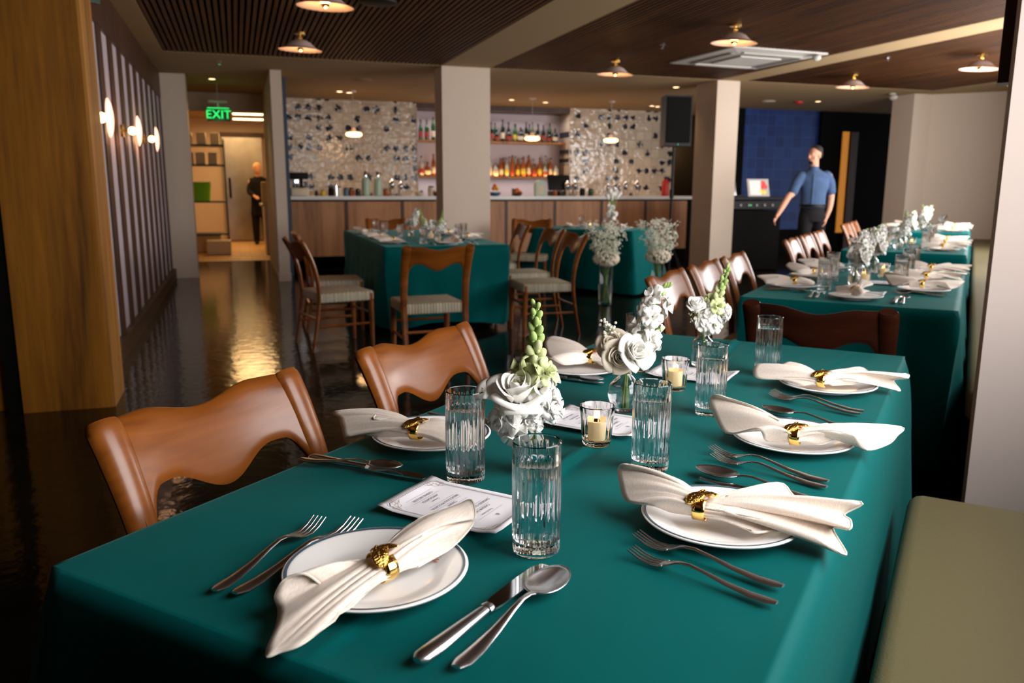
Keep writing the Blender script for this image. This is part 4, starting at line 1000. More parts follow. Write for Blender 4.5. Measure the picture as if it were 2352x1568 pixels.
def flower(kind, name, label, base, v0, head, seed, s=1.0, mat='petal_white', group=None, axis=None):
    """v0: where the stem stands in the vase; head: (right, up, near) offset of the bloom from the vase base"""
    base = Vector(base); H = CR*head[0] + Vector((0, 0, head[1])) + CT_*head[2]
    foot = Vector((v0[0], v0[1], .012)); neck = Vector((H.x*.08, H.y*.08, min(.095, head[1]*.8)))
    t = thing(name, label, 'flower', base, 0, group)
    rr = random.Random(seed)
    ax = Vector(axis) if axis else (H-neck).normalized()
    opn = head[3] if (kind == 'rose' and len(head) > 3) else 1.0
    if kind == 'rose':
        stem(t, [foot, neck, lerp(neck, H, .6), H-ax*.006*s], .0026)
        mb = MB(); rose_mesh(mb, H, ax, s, seed=seed, openness=opn); mb.build('bloom', mat, t, sharp=180, solid=.0006)
        mb = MB()
        for k in range(5):
            a = k*1.26; R = orient(ax); mb.tube([H-ax*.008*s, H + R@Vector((.012*cos(a)*s, .012*sin(a)*s, -.006*s)), H + R@Vector((.02*cos(a)*s, .02*sin(a)*s, -.014*s))], [.002, .003, .0005], 6)
        mb.build('sepals', 'leaf_green', t)
    elif kind == 'open':
        stem(t, [foot, neck, lerp(neck, H, .6), H], .002)
        mb = MB(); Ro = orient(ax)
        for k in range(4): floret_mesh(mb, H+Ro@Vector((.010*cos(k*1.7)*s*k, .010*sin(k*1.7)*s*k, -.004*k*s)), ax+Ro@Vector((.25*cos(k*1.7)*k, .25*sin(k*1.7)*k, 0)), s*2.1, seed+k*7, 1.6, 5)
        mb.build('bloom', mat, t, sharp=180, solid=.0006)
    elif kind == 'snap':
        top = H; pts = spline([foot, neck, lerp(neck, H, .35)+CR*.004, H], 40); MB().tube(pts, [.003]*28+[.0022]*8+[.0012]*4, 7).build('stem', 'stem_green', t)
        L_ = (H-neck).length; d = (H-neck).normalized(); n = head[3] if len(head) > 3 else 26
        for k in range(n):
            u = k/(n-1); p = H - d*(L_*.86*u) + d*.0; a = k*2.4; R = orient(d, a); out = R @ Vector((1, 0, 0)); sz = s*lerp(.35, 1.0, min(1, u*1.5))
            q = p + out*(.006+.010*u)*s
            if u < .62:
                mb = MB(); R2 = orient(d+out*(.35+.5*u)); mb.ball(q + d*.004, (.0088*sz+.0015, .0088*sz+.0015, .0145*sz+.0015), 10, 7, R=R2)
                mb.ball(q-d*.006*sz, (.0065*sz, .0065*sz, .007*sz), 8, 5, R=R2, mi=0); mb.build('bud', 'bud_green' if u < .42 else 'petal_green', t)
            else:
                mb = MB(); floret_mesh(mb, q+out*.012*s, (out*1.0+d*.35), 1.45*s, seed*50+k, 1.5, 5); mb.build('floret', 'petal_green' if u < .74 else mat, t, sharp=180, solid=.0005)
    elif kind == 'stock':
        pts = spline([foot, neck, lerp(neck, H, .5), H], 30); MB().tube(pts, .0028, 7).build('stem', 'stem_green', t)
        L_ = (H-neck).length; d = (H-neck).normalized(); n = head[3] if len(head) > 3 else 16
        for k in range(n):
            u = k/(n-1); p = H - d*(L_*.80*u); a = k*2.4+seed; R = orient(d, a); out = R @ Vector((1, 0, 0))
            if u < .18:
                mb = MB(); R2 = orient(d+out*.5)
                for j in range(3): mb.ball(p+out*.006*s+R@Vector((.003*j, .004*(j-1), .003*j)), (.0045*s, .0045*s, .008*s), 8, 6, R=R2)
                mb.build('bud', 'bud_green' if u < .1 else 'petal_green', t)
            else:
                q = p + out*.020*s; mb = MB(); mb.tube([p-d*.004, q], .0012, 5, mi=1); floret_mesh(mb, q, out+d*.3, 1.3*s, seed*50+k, 1.2); mb.build('floret', [mat, 'stem_green'], t, sharp=180, solid=.0005)
    elif kind == 'gyp':
        top = H; mb = MB(); mb2 = MB()
        for k in range(14):
            e = H + Vector((rr.uniform(-1, 1), rr.uniform(-1, 1), rr.uniform(-.8, 1)))*.022*s; mb.tube([neck, lerp(neck, e, .6), e], .0007, 4)
            for j in range(4): mb2.ball(e+Vector((rr.uniform(-1, 1), rr.uniform(-1, 1), rr.uniform(-1, 1)))*.007*s, .0034*s, 7, 5)
        mb.build('stem', 'stem_green', t); mb2.build('blossom', 'gyp_white', t)
    # leaves at the neck
    if kind in ('rose', 'snap', 'stock'):
        mb = MB()
        for k in range(2):
            a = rr.uniform(0, 6); p0 = neck + Vector((0, 0, .012+.02*k)); dv = Vector((cos(a), sin(a), .3))
            def f(u, v):
                q = (u-.5)*2; w = .007*sin(pi*(.05+.9*v)); sd = Vector((-sin(a), cos(a), 0)); return p0 + dv*(.045*v*s) - Vector((0, 0, .02*v*v)) + sd*(q*w) + Vector((0, 0, abs(q)*.002))
            mb.grid(f, 5, 8)
        mb.build('leaf', 'leaf_green', t, sharp=180)
    return t

# ------------------------------------------------------------------ chairs and tables
def mk_chair(woodm='chair_wood'):
    def f():
        t = thing('dining_chair', '', 'chair')
        # seat: woven cord pad wrapped over a frame
        mb = MB(); mb.box((0, 0.0, .408), (.45, .44, .078), bev=.016); mb.build('seat', 'cord_weave', t)
        prof = [(-.285, 0), (-.245, .22), (-.222, .42), (-.232, .56), (-.262, .68), (-.305, .78), (-.335, .835), (-.345, .850)]
        wid = [.034, .040, .048, .052, .058, .066, .070, .058]
        for sx in (-1, 1):
            mb = MB(); pts = spline([(sx*.222, y, z) for y, z in prof], 26)
            ww = [lerp(wid[min(7, int(i/25*7))], wid[min(7, int(i/25*7)+1)], (i/25*7) % 1) for i in range(26)]
            mb.tube(pts, [w/2 for w in ww], 14, 0, True, [(1, .62)]*26, up=(0, 1, 0)); mb.build('rear_leg', woodm, t)
            mb = MB(); mb.tube([(sx*.205, .205, 0), (sx*.205, .200, .25), (sx*.205, .195, .43)], [.016, .022, .024], 10); mb.build('front_leg', woodm, t)
            mb = MB(); mb.tube([(sx*.21, -.25, .19), (sx*.205, .20, .19)], [.011, .011], 8); mb.build('stretcher', woodm, t)
        mb = MB(); mb.tube([(-.205, .2, .27), (.205, .2, .27)], .011, 8); mb.build('stretcher', woodm, t)
        mb = MB(); mb.tube([(-.215, -.245, .25), (.215, -.245, .25)], .011, 8); mb.build('stretcher', woodm, t)
        # waved back panel, hollowed towards the sitter
        pz = [z for y, z in prof]; py = [y for y, z in prof]
        def yof(z):
            for i in range(len(pz)-1):
                if z <= pz[i+1]: return lerp(py[i], py[i+1], (z-pz[i])/(pz[i+1]-pz[i]))
            return py[-1]
        hw = .225
        def top(x): q = abs(x)/hw; return .850 - .024*(.5+.5*cos(pi*min(1, q/.62))) - .006*smooth01((q-.86)/.14)
        def bot(x): q = abs(x)/hw; return .728 - .050*(.5+.5*cos(pi*min(1, q/.58))) - .10*smooth01((q-.66)/.34)**1.5
        th = .020
        def surf(side):
            def g(u, v):
                x = (u-.5)*2*hw; z = lerp(bot(x), top(x), v); q = x/hw
                y = yof(z) - .038*(1-q*q) + (.0 if side else th)
                ed = .006*(abs(v-.5)*2)**8
                return (x, y + (ed if side else -ed), z)
            return g
        mb = MB(); nu, nv = 49, 12
        fr, bk = surf(0), surf(1)
        def ringf(i):
            u = i/(nu-1); a = [fr(u, j/(nv-1)) for j in range(nv)]; b_ = [bk(u, j/(nv-1)) for j in range(nv-1, -1, -1)]; return a+b_
        mb.rings([ringf(i) for i in range(nu)]); mb.build('backrest', woodm, t, sharp=60)
        return t
    return f
# woven cord material: small checker of raised cords with dark gaps
m, nt, b = new_mat('cord_weave')
tc = N(nt, 'ShaderNodeTexCoord'); br = N(nt, 'ShaderNodeTexBrick', offset=0.5); L(nt, tc.outputs['Object'], br.inputs['Vector'])
br.inputs['Scale'].default_value = 1.0; br.inputs['Brick Width'].default_value = .022; br.inputs['Row Height'].default_value = .016; br.inputs['Mortar Size'].default_value = .0022; br.inputs['Mortar Smooth'].default_value = .4
br.inputs['Color1'].default_value = srgb(200, 188, 164); br.inputs['Color2'].default_value = srgb(178, 166, 142); br.inputs['Mortar'].default_value = srgb(96, 84, 64)
L(nt, br.outputs['Color'], b.inputs['Base Color']); b.inputs['Roughness'].default_value = .8
bp = N(nt, 'ShaderNodeBump', i_Strength=.6, i_Distance=.003); bp.invert = True; L(nt, br.outputs['Fac'], bp.inputs['Height']); L(nt, bp.outputs[0], b.inputs['Normal'])

def table(name, label, loc, rz, L_, W_, group=None, legs=True):
    """local x 0..L, y 0..-W ; a plain wooden table hidden by its cloth"""
    t = thing(name, label, 'table', loc, rz, group)
    MB().box((L_/2, -W_/2, .727), (L_-.01, W_-.01, .03)).build('tabletop', 'walnut_dark', t, smooth=False)
    for x in (.10, L_-.10):
        for y in (-.10, -W_+.10): MB().tube([(x, y, 0), (x, y, .712)], [.022, .028], 10).build('leg', 'walnut_dark', t)
    return t
def cloth(label, loc, rz, L_, W_, drop, sidedrop=None, seed=1, fold=.035, cornerflare=.10, group=None, crease=None, cornerdrop=.25, zc=.75, sideamp=None):
    rr = random.Random(seed); mb = MB(); ph = [rr.uniform(0, 6.28) for _ in range(8)]
    rc = .012
    # perimeter, counter-clockwise in local x (0..L) and y (0..-W)
    pts = []
    def seg(a, b_, n, side):
        for i in range(n):
            u = i/n; pts.append((lerp(a[0], b_[0], u), lerp(a[1], b_[1], u), side, min(u, 1-u)*sqrt((a[0]-b_[0])**2+(a[1]-b_[1])**2), (b_[1]-a[1], -(b_[0]-a[0]))))
    nL, nW = max(30, int(L_/.022)), max(20, int(W_/.022))
    seg((0, 0), (0, -W_), nW, 0); seg((0, -W_), (L_, -W_), nL, 1); seg((L_, -W_), (L_, 0), nW, 2); seg((L_, 0), (0, 0), nL, 3)
    n = len(pts); nj = 22
    nrm = []
    for (x, y, sd, dc, nn) in pts:
        v = Vector((nn[0], nn[1])).normalized(); v = -v if (Vector((x-L_/2, y+W_/2)).dot(v) < 0) else v; nrm.append(v)
    nsm = []
    for i in range(n):
        s_ = Vector((0, 0))
        for k in range(-5, 6): s_ += nrm[(i+k) % n]
        nsm.append(s_.normalized())
    sd_ = [(sidedrop or [1, 1, 1, 1])[q[2]] for q in pts]; sdm = [sum(sd_[(i+k) % n] for k in range(-5, 6))/11 for i in range(n)]
    rows = []
    cum = 0; P0 = None
    for i, (x, y, sd, dc, nn) in enumerate(pts):
        cum += .022
        amp = fold*(sideamp[sd] if sideamp else 1)
        w = .5+.5*sin(cum*9.5+ph[0]+1.3*sin(cum*2.7+ph[1])); w2 = .5+.5*sin(cum*21+ph[2]+sin(cum*5+ph[3]))
        cf = exp(-(dc/.13)**2); row = []
        dl = drop*sdm[i]*(1+cornerdrop*exp(-(dc/.18)**2)) + .012*sin(cum*6+ph[4])
        for j in range(nj):
            h = j/(nj-1); hz = dl*h
            out = .010*(1-exp(-hz/.012)) + .016*(1-exp(-hz/.09)) + (amp*w + amp*.35*w2)*smooth01((h-.03)/.9)**1.1 + cornerflare*cf*(h**1.1)
            nv_ = nrm[i].lerp(nsm[i], min(1, h*3)).normalized() if cf > .01 else nrm[i]
            z = zc - hz + .0 if j else zc
            if j == 0: row.append((x, y, zc-.0008))
            else: row.append((x+nv_.x*out, y+nv_.y*out, zc-.004-hz))
        rows.append(row)
    vs = [p for r_ in rows for p in r_]; fs = [(i*nj+j, ((i+1) % n)*nj+j, ((i+1) % n)*nj+j+1, i*nj+j+1) for i in range(n) for j in range(nj-1)]
    mb.add(vs, fs)
    gu, gv = nL+1, nW+1
    if crease: gv = nW*3+1
    gate = lambda x: smooth01((x-.50)/.05)*(1-smooth01((x-.79)/.04)) + smooth01((x-1.74)/.06) + .25*(1-smooth01((x-.30)/.06))
    def g(u, v):
        x, y = u*L_, -v*W_; z = zc-.0008
        ed = min(1, min(x, L_-x, -y, W_+y)/.03)
        z += ed*(.0012*sin(x*7+ph[5]+2*sin(y*5))+.0008*sin(y*17+x*4+ph[6]))*.8
        if crease:
            for (wc, hh, sl) in crease:
                d = (-y-wc-sl*x+.012*sin(x*3.1)); z += ed*gate(x)*(hh*exp(-(d/.008)**2) - hh*.35*exp(-((d-.020)/.014)**2))
        return (x, y, z)
    # the grid border coincides with the first skirt row
    mb.grid(g, gu, gv)
    o = mb.build('tablecloth', 'teal_cloth', loc=loc, rot=(0, 0, rz), sharp=75)
    me = o.data; bm = bmesh.new(); bm.from_mesh(me); bmesh.ops.remove_doubles(bm, verts=bm.verts, dist=.0006); bmesh.ops.recalc_face_normals(bm, faces=bm.faces)
    bmesh.ops.smooth_vert(bm, verts=[v for v in bm.verts if v.co.z < zc-.003], factor=.5, use_axis_x=True, use_axis_y=True, use_axis_z=False); bm.to_mesh(me); bm.free()
    for p in me.polygons: p.use_smooth = True
    return tag(o, label, 'tablecloth', group)

# ------------------------------------------------------------------ furniture placement
TZ = .75
FRONT_W = TA-pi       # chair that faces the window wall
FRONT_T = TA-pi/2     # chair that faces along the row
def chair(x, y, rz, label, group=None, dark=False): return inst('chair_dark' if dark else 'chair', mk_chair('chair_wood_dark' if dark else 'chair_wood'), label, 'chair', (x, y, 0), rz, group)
def tchair(t, w, rz, label, group=None, dark=False): p = tw(t, w); return chair(p.x, p.y, rz, label, group, dark)
O0 = tw(0, 0)
table('dining_table', 'rectangular table hidden under the nearest teal cloth', tw(0.03, 0.02), TA, 2.04, .86)
cloth('nearest teal satin tablecloth with set places, filling the foreground', O0, TA, 2.10, .895, .60, seed=3, fold=.022, cornerflare=.07, crease=[(.452, .0115, -.03), (.30, .0022, .22), (.66, .0024, -.32), (.53, .002, .3)], sideamp=[1, .35, 1, .5], cornerdrop=.2, sidedrop=[1, 1, 1, .46])
bench_mats = ['olive_leather']
def bench(t0, t1, w0, label, back=True):
    L_ = t1-t0; t = thing('banquette', label, 'bench', tw(t0, w0), TA)
    MB().box((L_/2, -.255, .405), (L_, .51, .13), bev=.035).build('seat_cushion', 'olive_leather', t)
    MB().box((L_/2, -.27, .17), (L_-.02, .46, .33)).build('base', 'black_paint', t, smooth=False)
    if back: MB().box((L_/2, -.575, .68), (L_, .12, .52), bev=.03).build('back_cushion', 'olive_leather', t)
bench(-1.6, 1.70, .955, 'olive green leather banquette seat in the right foreground')
bench(3.0, 14.2, 1.08, 'long olive banquette running beside the far row of tables')

tchair(.475, .10, FRONT_W+.03, 'nearest glossy wooden chair with wavy back at the left of the table', 'chairs along the nearest table')
tchair(1.18, .09, FRONT_W, 'second wooden chair with wavy back along the left of the nearest table', 'chairs along the nearest table')
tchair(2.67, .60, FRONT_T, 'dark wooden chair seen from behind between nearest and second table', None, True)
# far row
ROW = [(3.22, 2.1, 'second teal cloth table in the far right row'), (6.55, 2.1, 'third teal cloth table in the far right row'), (9.9, 2.1, 'last teal cloth table in the far right row')]
for i, (t0, L_, lab) in enumerate(ROW):
    table('dining_table', 'table hidden under the '+lab.replace(' table', ''), tw(t0+.03, .14), TA, L_-.06, .84, 'hidden tables of the far row')
    cloth('cloth of the '+lab, tw(t0, .12), TA, L_, .90, .62, seed=10+i, fold=.035, cornerflare=-.06, group='teal cloths of the far row', sideamp=[1, 1, 1, .5], cornerdrop=.15, sidedrop=[1, 1, 1, .45])
for i, (t, lab) in enumerate(((3.12, 'first of three wavy backed chairs left of the second table'), (3.74, 'second of three wavy backed chairs left of the second table'), (4.36, 'third of three wavy backed chairs left of the second table'),
                             (6.15, 'nearest of the wavy backed chairs left of the third table'), (6.80, 'second wavy backed chair left of the third table'), (7.45, 'third wavy backed chair left of the third table'), (9.3, 'nearest wavy backed chair left of the last table'), (10.0, 'farthest wavy backed chair left of the last table'))):
    tchair(t, .13, FRONT_W, lab, 'chairs along the far row')
# left table by the bar, room aligned
LX, LY, LL, LW = 1.15, 6.80, 2.7, 1.10
table('dining_table', 'table hidden under the teal cloth before the bar', (LX+.03, LY+.03, 0), pi/2, LL-.06, LW-.06)
cloth('teal tablecloth with hanging corners on the table before the wide pillar', (LX, LY, 0), pi/2, LL, LW, .66, seed=21, fold=.045, cornerflare=-.10, cornerdrop=.06, sideamp=[1, .9, 1, .9])
chair(1.27, 5.74, .04, 'wooden chair with woven seat seen from behind at the left table end', 'chairs round the left table')
chair(.72, 6.52, -pi/2+.22, 'side view wooden chair with woven seat, left of the left table', 'chairs round the left table')
chair(.80, 7.35, -pi/2, 'wooden chair hidden behind the side view chair left of the left table', 'chairs round the left table')
chair(2.47, 6.60, pi/2-.05, 'nearest wooden chair with woven seat right of the left table', 'chairs round the left table')
chair(2.60, 7.45, pi/2, 'second wooden chair with woven seat right of the left table', 'chairs round the left table')
chair(2.62, 8.45, pi/2-.1, 'third wooden chair right of the left table, its back before the wide pillar', 'chairs round the left table')
chair(3.35, 9.35, pi*.86, 'lone wooden chair with wavy back between left table and small table', 'chairs round the left table')
chair(1.75, 9.85, pi, 'dark chair behind the glasses at the bar end of the left table', 'chairs round the left table')
# small two seat table with flowers in front
SP = Vector((4.33, 8.55, 0)); SL, SW = .80, 1.30
s0 = SP - Vector((TY, -TX, 0))*SW
table('dining_table', 'table hidden under the dark teal cloth of the small couple table', s0+Vector((TX, TY, 0))*.03+Vector((TY, -TX, 0))*.03, TA, SL-.06, SW-.06)
cloth('dark teal floor length cloth of the small couple table by the loudspeaker', s0, TA, SL, SW, .70, seed=31, fold=.06, cornerflare=.12, cornerdrop=.02)

# ------------------------------------------------------------------ place settings
def put(key, maker, label, cat, t, w, ang=0.0, z=0.0, s=1.0, mapf=None, base=None, group=None):
    p = (mapf or tw)(t, w); base = TA if base is None else base
    o = inst(key, maker, label, cat, (p[0], p[1], TZ+z), base+radians(ang), group); o.scale = (s, s, s); return o
FK, SN, KN, PL, GL = ('fork', mk_fork), ('spoon', mk_spoon), ('knife', mk_knife), ('plate', mk_plate), ('tumbler', mk_tumbler())
# nearest table plates
G = 'plates on the nearest table'
put(*PL, 'white plate under the nearest napkin, with red script on its rim', 'plate', .185, .402, 0, group=G)
put(*PL, 'white plate at the first right hand place beside the banquette', 'plate', .575, .745, 0, group=G)
put(*PL, 'white plate at the middle right hand place', 'plate', 1.042, .762, 0, group=G)
put(*PL, 'white plate at the far right hand place', 'plate', 1.552, .752, 0, group=G)
put(*PL, 'white plate at the first left hand place behind the left glass', 'plate', .700, .130, 0, group=G)
put(*PL, 'white plate at the far left hand place beside the chair', 'plate', 1.415, .125, 0, group=G)
# script lettering on the visible rims
for (t, w, a, s_) in ((.185, .402, 0, 'ine'),):
    root = [o for o in COL.objects if o.get('label', '').startswith('white plate under the nearest')][0]
    text_mesh('lettering', s_, .021, 'print_red', root, (.068, -.045, .0120), (.12, .10, radians(-105)), .00005, shear=.35)
# napkins with their rings
H_ring = (0.158, 0.433, 0.036)
H_A = [(0.092, 0.396, 0.03), (0.075, 0.384, 0.05), (0.061, 0.366, 0.045), (0.046, 0.364, 0.03), (0.041, 0.374, 0.018), (0.011, 0.4, 0.018), (-0.02, 0.416, 0.006), (-0.01, 0.427, 0.008), (0.006, 0.441, 0.012), (0.04, 0.444, 0.016), (0.075, 0.449, 0.022), (0.115, 0.446, 0.03)]
H_B = [(0.2, 0.419, 0.045), (0.267, 0.413, 0.055), (0.311, 0.438, 0.06), (0.325, 0.459, 0.07), (0.304, 0.478, 0.055), (0.298, 0.46, 0.05), (0.31, 0.472, 0.045), (0.268, 0.465, 0.025), (0.2, 0.457, 0.022)]
R1_ring = (0.542, 0.724, 0.036)
R1_A = [(0.559, 0.704, 0.05), (0.579, 0.674, 0.055), (0.585, 0.633, 0.06), (0.568, 0.595, 0.072), (0.576, 0.578, 0.06), (0.552, 0.591, 0.045), (0.525, 0.613, 0.03), (0.516, 0.658, 0.035), (0.539, 0.691, 0.02), (0.541, 0.711, 0.022)]
R1_B = [(0.571, 0.734, 0.045), (0.637, 0.812, 0.06), (0.629, 0.846, 0.045), (0.631, 0.931, 0.055), (0.623, 0.911, 0.035), (0.603, 0.922, 0.035), (0.582, 0.923, 0.03), (0.603, 0.899, 0.018), (0.534, 0.926, 0.012), (0.539, 0.877, 0.03), (0.557, 0.846, 0.022), (0.522, 0.811, 0.022), (0.523, 0.798, 0.022)]
R2_ring = (0.979, 0.778, 0.036)
R2_A = [(0.984, 0.745, 0.06), (1.014, 0.68, 0.07), (1.02, 0.62, 0.085), (1.035, 0.599, 0.075), (1.012, 0.605, 0.06), (0.975, 0.647, 0.022), (0.939, 0.715, 0.05), (0.961, 0.728, 0.022), (0.965, 0.76, 0.022)]
R2_B = [(1.005, 0.79, 0.05), (1.052, 0.87, 0.055), (1.073, 0.952, 0.055), (1.044, 0.948, 0.045), (1.03, 0.935, 0.03), (1.001, 0.902, 0.022), (0.988, 0.882, 0.05), (0.993, 0.855, 0.04), (0.986, 0.82, 0.022), (0.982, 0.797, 0.022)]
R3_ring = (1.487, 0.747, 0.036)
R3_A = [(1.519, 0.713, 0.05), (1.542, 0.66, 0.06), (1.5, 0.632, 0.05), (1.505, 0.592, 0.055), (1.492, 0.58, 0.04), (1.474, 0.596, 0.025), (1.466, 0.661, 0.03), (1.46, 0.714, 0.022)]
R3_B = [(1.505, 0.756, 0.05), (1.596, 0.82, 0.055), (1.562, 0.86, 0.045), (1.597, 0.925, 0.05), (1.572, 0.932, 0.045), (1.600, 0.900, 0.03), (1.565, 0.919, 0.012), (1.572, 0.881, 0.02), (1.532, 0.844, 0.035), (1.525, 0.807, 0.022), (1.494, 0.771, 0.022)]
L1_ring = (0.647, 0.133, 0.036)
L1_A = [(0.652, 0.101, 0.05), (0.616, 0.054, 0.055), (0.66, 0.028, 0.06), (0.619, -0.047, 0.055), (0.613, -0.032, 0.045), (0.595, -0.01, 0.035), (0.587, 0.006, 0.02), (0.604, 0.031, 0.03), (0.608, 0.049, 0.022), (0.625, 0.089, 0.022)]
L1_B = [(0.657, 0.139, 0.05), (0.682, 0.152, 0.05), (0.7, 0.181, 0.045), (0.709, 0.215, 0.03), (0.673, 0.219, 0.022), (0.64, 0.210, 0.022), (0.65, 0.159, 0.022)]
L2_ring = (1.449, 0.147, 0.036)
L2_A = [(1.487, 0.105, 0.05), (1.529, 0.045, 0.06), (1.486, 0.009, 0.075), (1.473, -0.01, 0.06), (1.398, 0.037, 0.04), (1.365, 0.066, 0.04), (1.378, 0.103, 0.022), (1.421, 0.136, 0.022)]
L2_B = [(1.505, 0.158, 0.04), (1.485, 0.206, 0.04), (1.467, 0.246, 0.035), (1.440, 0.247, 0.022), (1.425, 0.188, 0.022)]
G, GR = 'napkins on the nearest table', 'napkin rings on the nearest table'
NAPS = {}
for key, rg, A, B, ang, lab in (('H', H_ring, H_A, H_B, radians(-18), 'nearest place, at the bottom of the photo'),
        ('R1', R1_ring, R1_A, R1_B, radians(-88), 'first right hand place by the banquette'), ('R2', R2_ring, R2_A, R2_B, radians(-88), 'middle right hand place'),
        ('R3', R3_ring, R3_A, R3_B, radians(-88), 'far right hand place'), ('L1', L1_ring, L1_A, L1_B, radians(-75), 'first left hand place'), ('L2', L2_ring, L2_A, L2_B, radians(-85), 'far left hand place')):
    NAPS[key] = (napkin('napkin', rg, A, B, 'champagne satin napkin fanned through a gold ring, '+lab, G), rg)
    place_ring(rg, ang, 'gold leaf napkin ring, '+lab, group=GR)
# cutlery of the nearest table: tail position, heading
G = 'cutlery on the nearest table'
cut = [(FK, 'fork', 'outer left fork of the nearest place setting', .05, .255, 8.6, .232), (FK, 'fork', 'inner left fork of the nearest place, tucked under the plate edge', .057, .283, 2.3, .245),
       (KN, 'knife', 'dinner knife right of the nearest plate', .048, .565, -3.5, .263), (SN, 'spoon', 'large spoon beside the knife at the nearest place', .060, .606, -.8, .250),
       (FK, 'fork', 'upper fork of the pair below the first right hand plate', .412, .868, 77.5, .222), (FK, 'fork', 'lower fork of the pair below the first right hand plate', .365, .870, 77.7, .212),
       (SN, 'spoon', 'spoon between the first and middle right hand plates', .735, .880, 79.5, .238), (KN, 'knife', 'knife half hidden under the first right hand napkin', .700, .875, 80.0, .215),
       (FK, 'fork', 'upper fork below the middle right hand plate', .835, .860, 72.4, .236), (FK, 'fork', 'lower fork below the middle right hand plate', .805, .862, 73.5, .222),
       (SN, 'spoon', 'spoon between the middle and far right hand plates', 1.185, .880, 73.6, .232), (KN, 'knife', 'knife under the middle right hand napkin', 1.150, .880, 75.0, .215),
       (FK, 'fork', 'upper fork below the far right hand plate', 1.345, .862, 71.9, .230), (FK, 'fork', 'lower fork below the far right hand plate', 1.318, .858, 71.9, .226),
       (KN, 'knife', 'knife behind the far right hand napkin', 1.700, .870, 92.0, .21),
       (SN, 'spoon', 'spoon crossing the knife beside the first left hand plate', .460, .008, -76.4, .200), (KN, 'knife', 'knife under the spoon beside the first left hand plate', .488, .005, -86.5, .250),
       (FK, 'fork', 'fork behind the first left hand plate', .845, .02, -86, .20), (SN, 'spoon', 'spoon in front of the far left hand plate', 1.325, .04, -92, .20), (KN, 'knife', 'knife in front of the far left hand plate', 1.300, .03, -91, .22)]
for (k, mkr), cat, lab, t, w, a, ln in cut:
    z = .0015
    if 'crossing' in lab: z = .009
    put(k, mkr, lab, cat, t, w, a, z, ln/.222, group=G)
# glasses
G = 'ribbed water glasses on the nearest table'
for (t, w, s, lab) in ((.363, .542, 1.0, 'nearest ribbed water glass, in the centre foreground'), (.550, .306, 1.0, 'ribbed water glass in front of the first left hand plate'), (.763, .565, 1.0, 'ribbed water glass in front of the first right hand napkin'),
                       (1.173, .559, 1.0, 'ribbed water glass in front of the middle right hand napkin'), (1.637, .585, 1.0, 'ribbed water glass at the far right, before the dark chair back'), (1.50, .262, 1.0, 'ribbed water glass hidden behind the middle flowers')):
    put(*GL, lab, 'glass', t, w, 11*t, 0, s, group=G)
# menus: long side runs away from the diner
G = 'menu cards on the nearest table'
MN = ('menu', mk_menu(True))
for (t, w, a, lab) in ((.432, .372, 180, 'printed menu card under the tip of the nearest napkin'), (.970, .375, 178, 'printed menu card behind the nearer candle'), (1.515, .415, 180, 'printed menu card behind the farther candle')):
    put(*MN, lab, 'menu', t, w, a, .0045, 1.0, group=G)
# candles
for (t, w, lab) in ((.845, .425, 'nearer ribbed votive'), (1.352, .418, 'farther ribbed votive')):
    put('votive', mk_votive, lab+' glass on the nearest table', 'candle holder', t, w, 0, 0, 1.12, group='votive glasses on the nearest table')
    put('candle', mk_candle, 'cream candle burning in the '+lab, 'candle', t, w, 0, .0102, 1.08, group='candles on the nearest table')
    p = tw(t, w, TZ+.058); point('candle_light', p, .10, (1, .55, .2), .004)
# bud vases and flowers
VB = [('lip', tw(.640, .392, TZ), 'small lipped bud vase behind the nearest glass'), ('round', tw(1.097, .385, TZ), 'round bodied bud vase in the middle of the nearest table'), ('bottle', tw(1.655, .400, TZ), 'bottle shaped bud vase at the far end of the nearest table')]
for k, p, lab in VB: inst('vase_'+k, mk_vase(k), lab, 'vase', p, 0, 'bud vases on the nearest table').scale = (1.05, 1.05, 1.05)
F = flower; g = 'flowers in the nearest bud vase'; b0 = VB[0][1]
F('rose', 'rose', 'large white rose on the left of the nearest bud vase', b0, (.004, 0), (-.030, .145, .018, 1.0), 3, 1.2, group=g, axis=(-.15, -.35, .95))
F('open', 'white_blossom', 'ruffled white blossom drooping low left of the nearest vase', b0, (-.004, .004), (-.050, .100, .010), 5, .80, group=g, axis=(-.9, -.4, -.1))
F('snap', 'snapdragon', 'tall green tipped snapdragon standing in the nearest bud vase', b0, (0, .004), (.002, .300, -.012, 34), 8, .95, group=g)
F('open', 'white_blossom', 'ruffled white blossom right of the large rose', b0, (.003, .003), (.034, .128, .005), 6, .52, group=g, axis=(.6, -.6, .4))
F('open', 'white_blossom', 'small white blossom just above the nearest vase lip', b0, (.003, -.004), (.000, .105, .018), 7, .42, group=g, axis=(.1, -.9, .2))
g = 'flowers in the middle bud vase'; b1 = VB[1][1]
F('rose', 'rose', 'blush cream spray rose facing left in the middle vase', b1, (.004, 0), (-.030, .150, .000), 13, .85, 'petal_cream', g, axis=(-.5, -.6, .6))
F('rose', 'rose', 'blush cream spray rose low over the middle vase lip', b1, (-.004, 0), (-.022, .132, .022), 14, .85, 'petal_cream', g, axis=(-.2, -.95, .15))
F('rose', 'rose', 'ivory rose in the centre of the middle vase', b1, (0, .004), (.012, .140, .030), 15, .95, 'petal_white', g, axis=(.1, -.8, .5))
F('stock', 'stock_flower', 'tall white stock spray leaning right in the middle vase', b1, (0, -.004), (.082, .285, -.015, 12), 16, 1.0, group=g)
F('stock', 'stock_flower', 'second white stock spray behind the ivory rose', b1, (.003, -.004), (.068, .190, -.012, 8), 17, .95, group=g)
F('gyp', 'baby_breath', 'sprig of baby breath at the upper left of the middle vase', b1, (.002, .002), (-.030, .185, -.01), 18, 1.0, group=g)
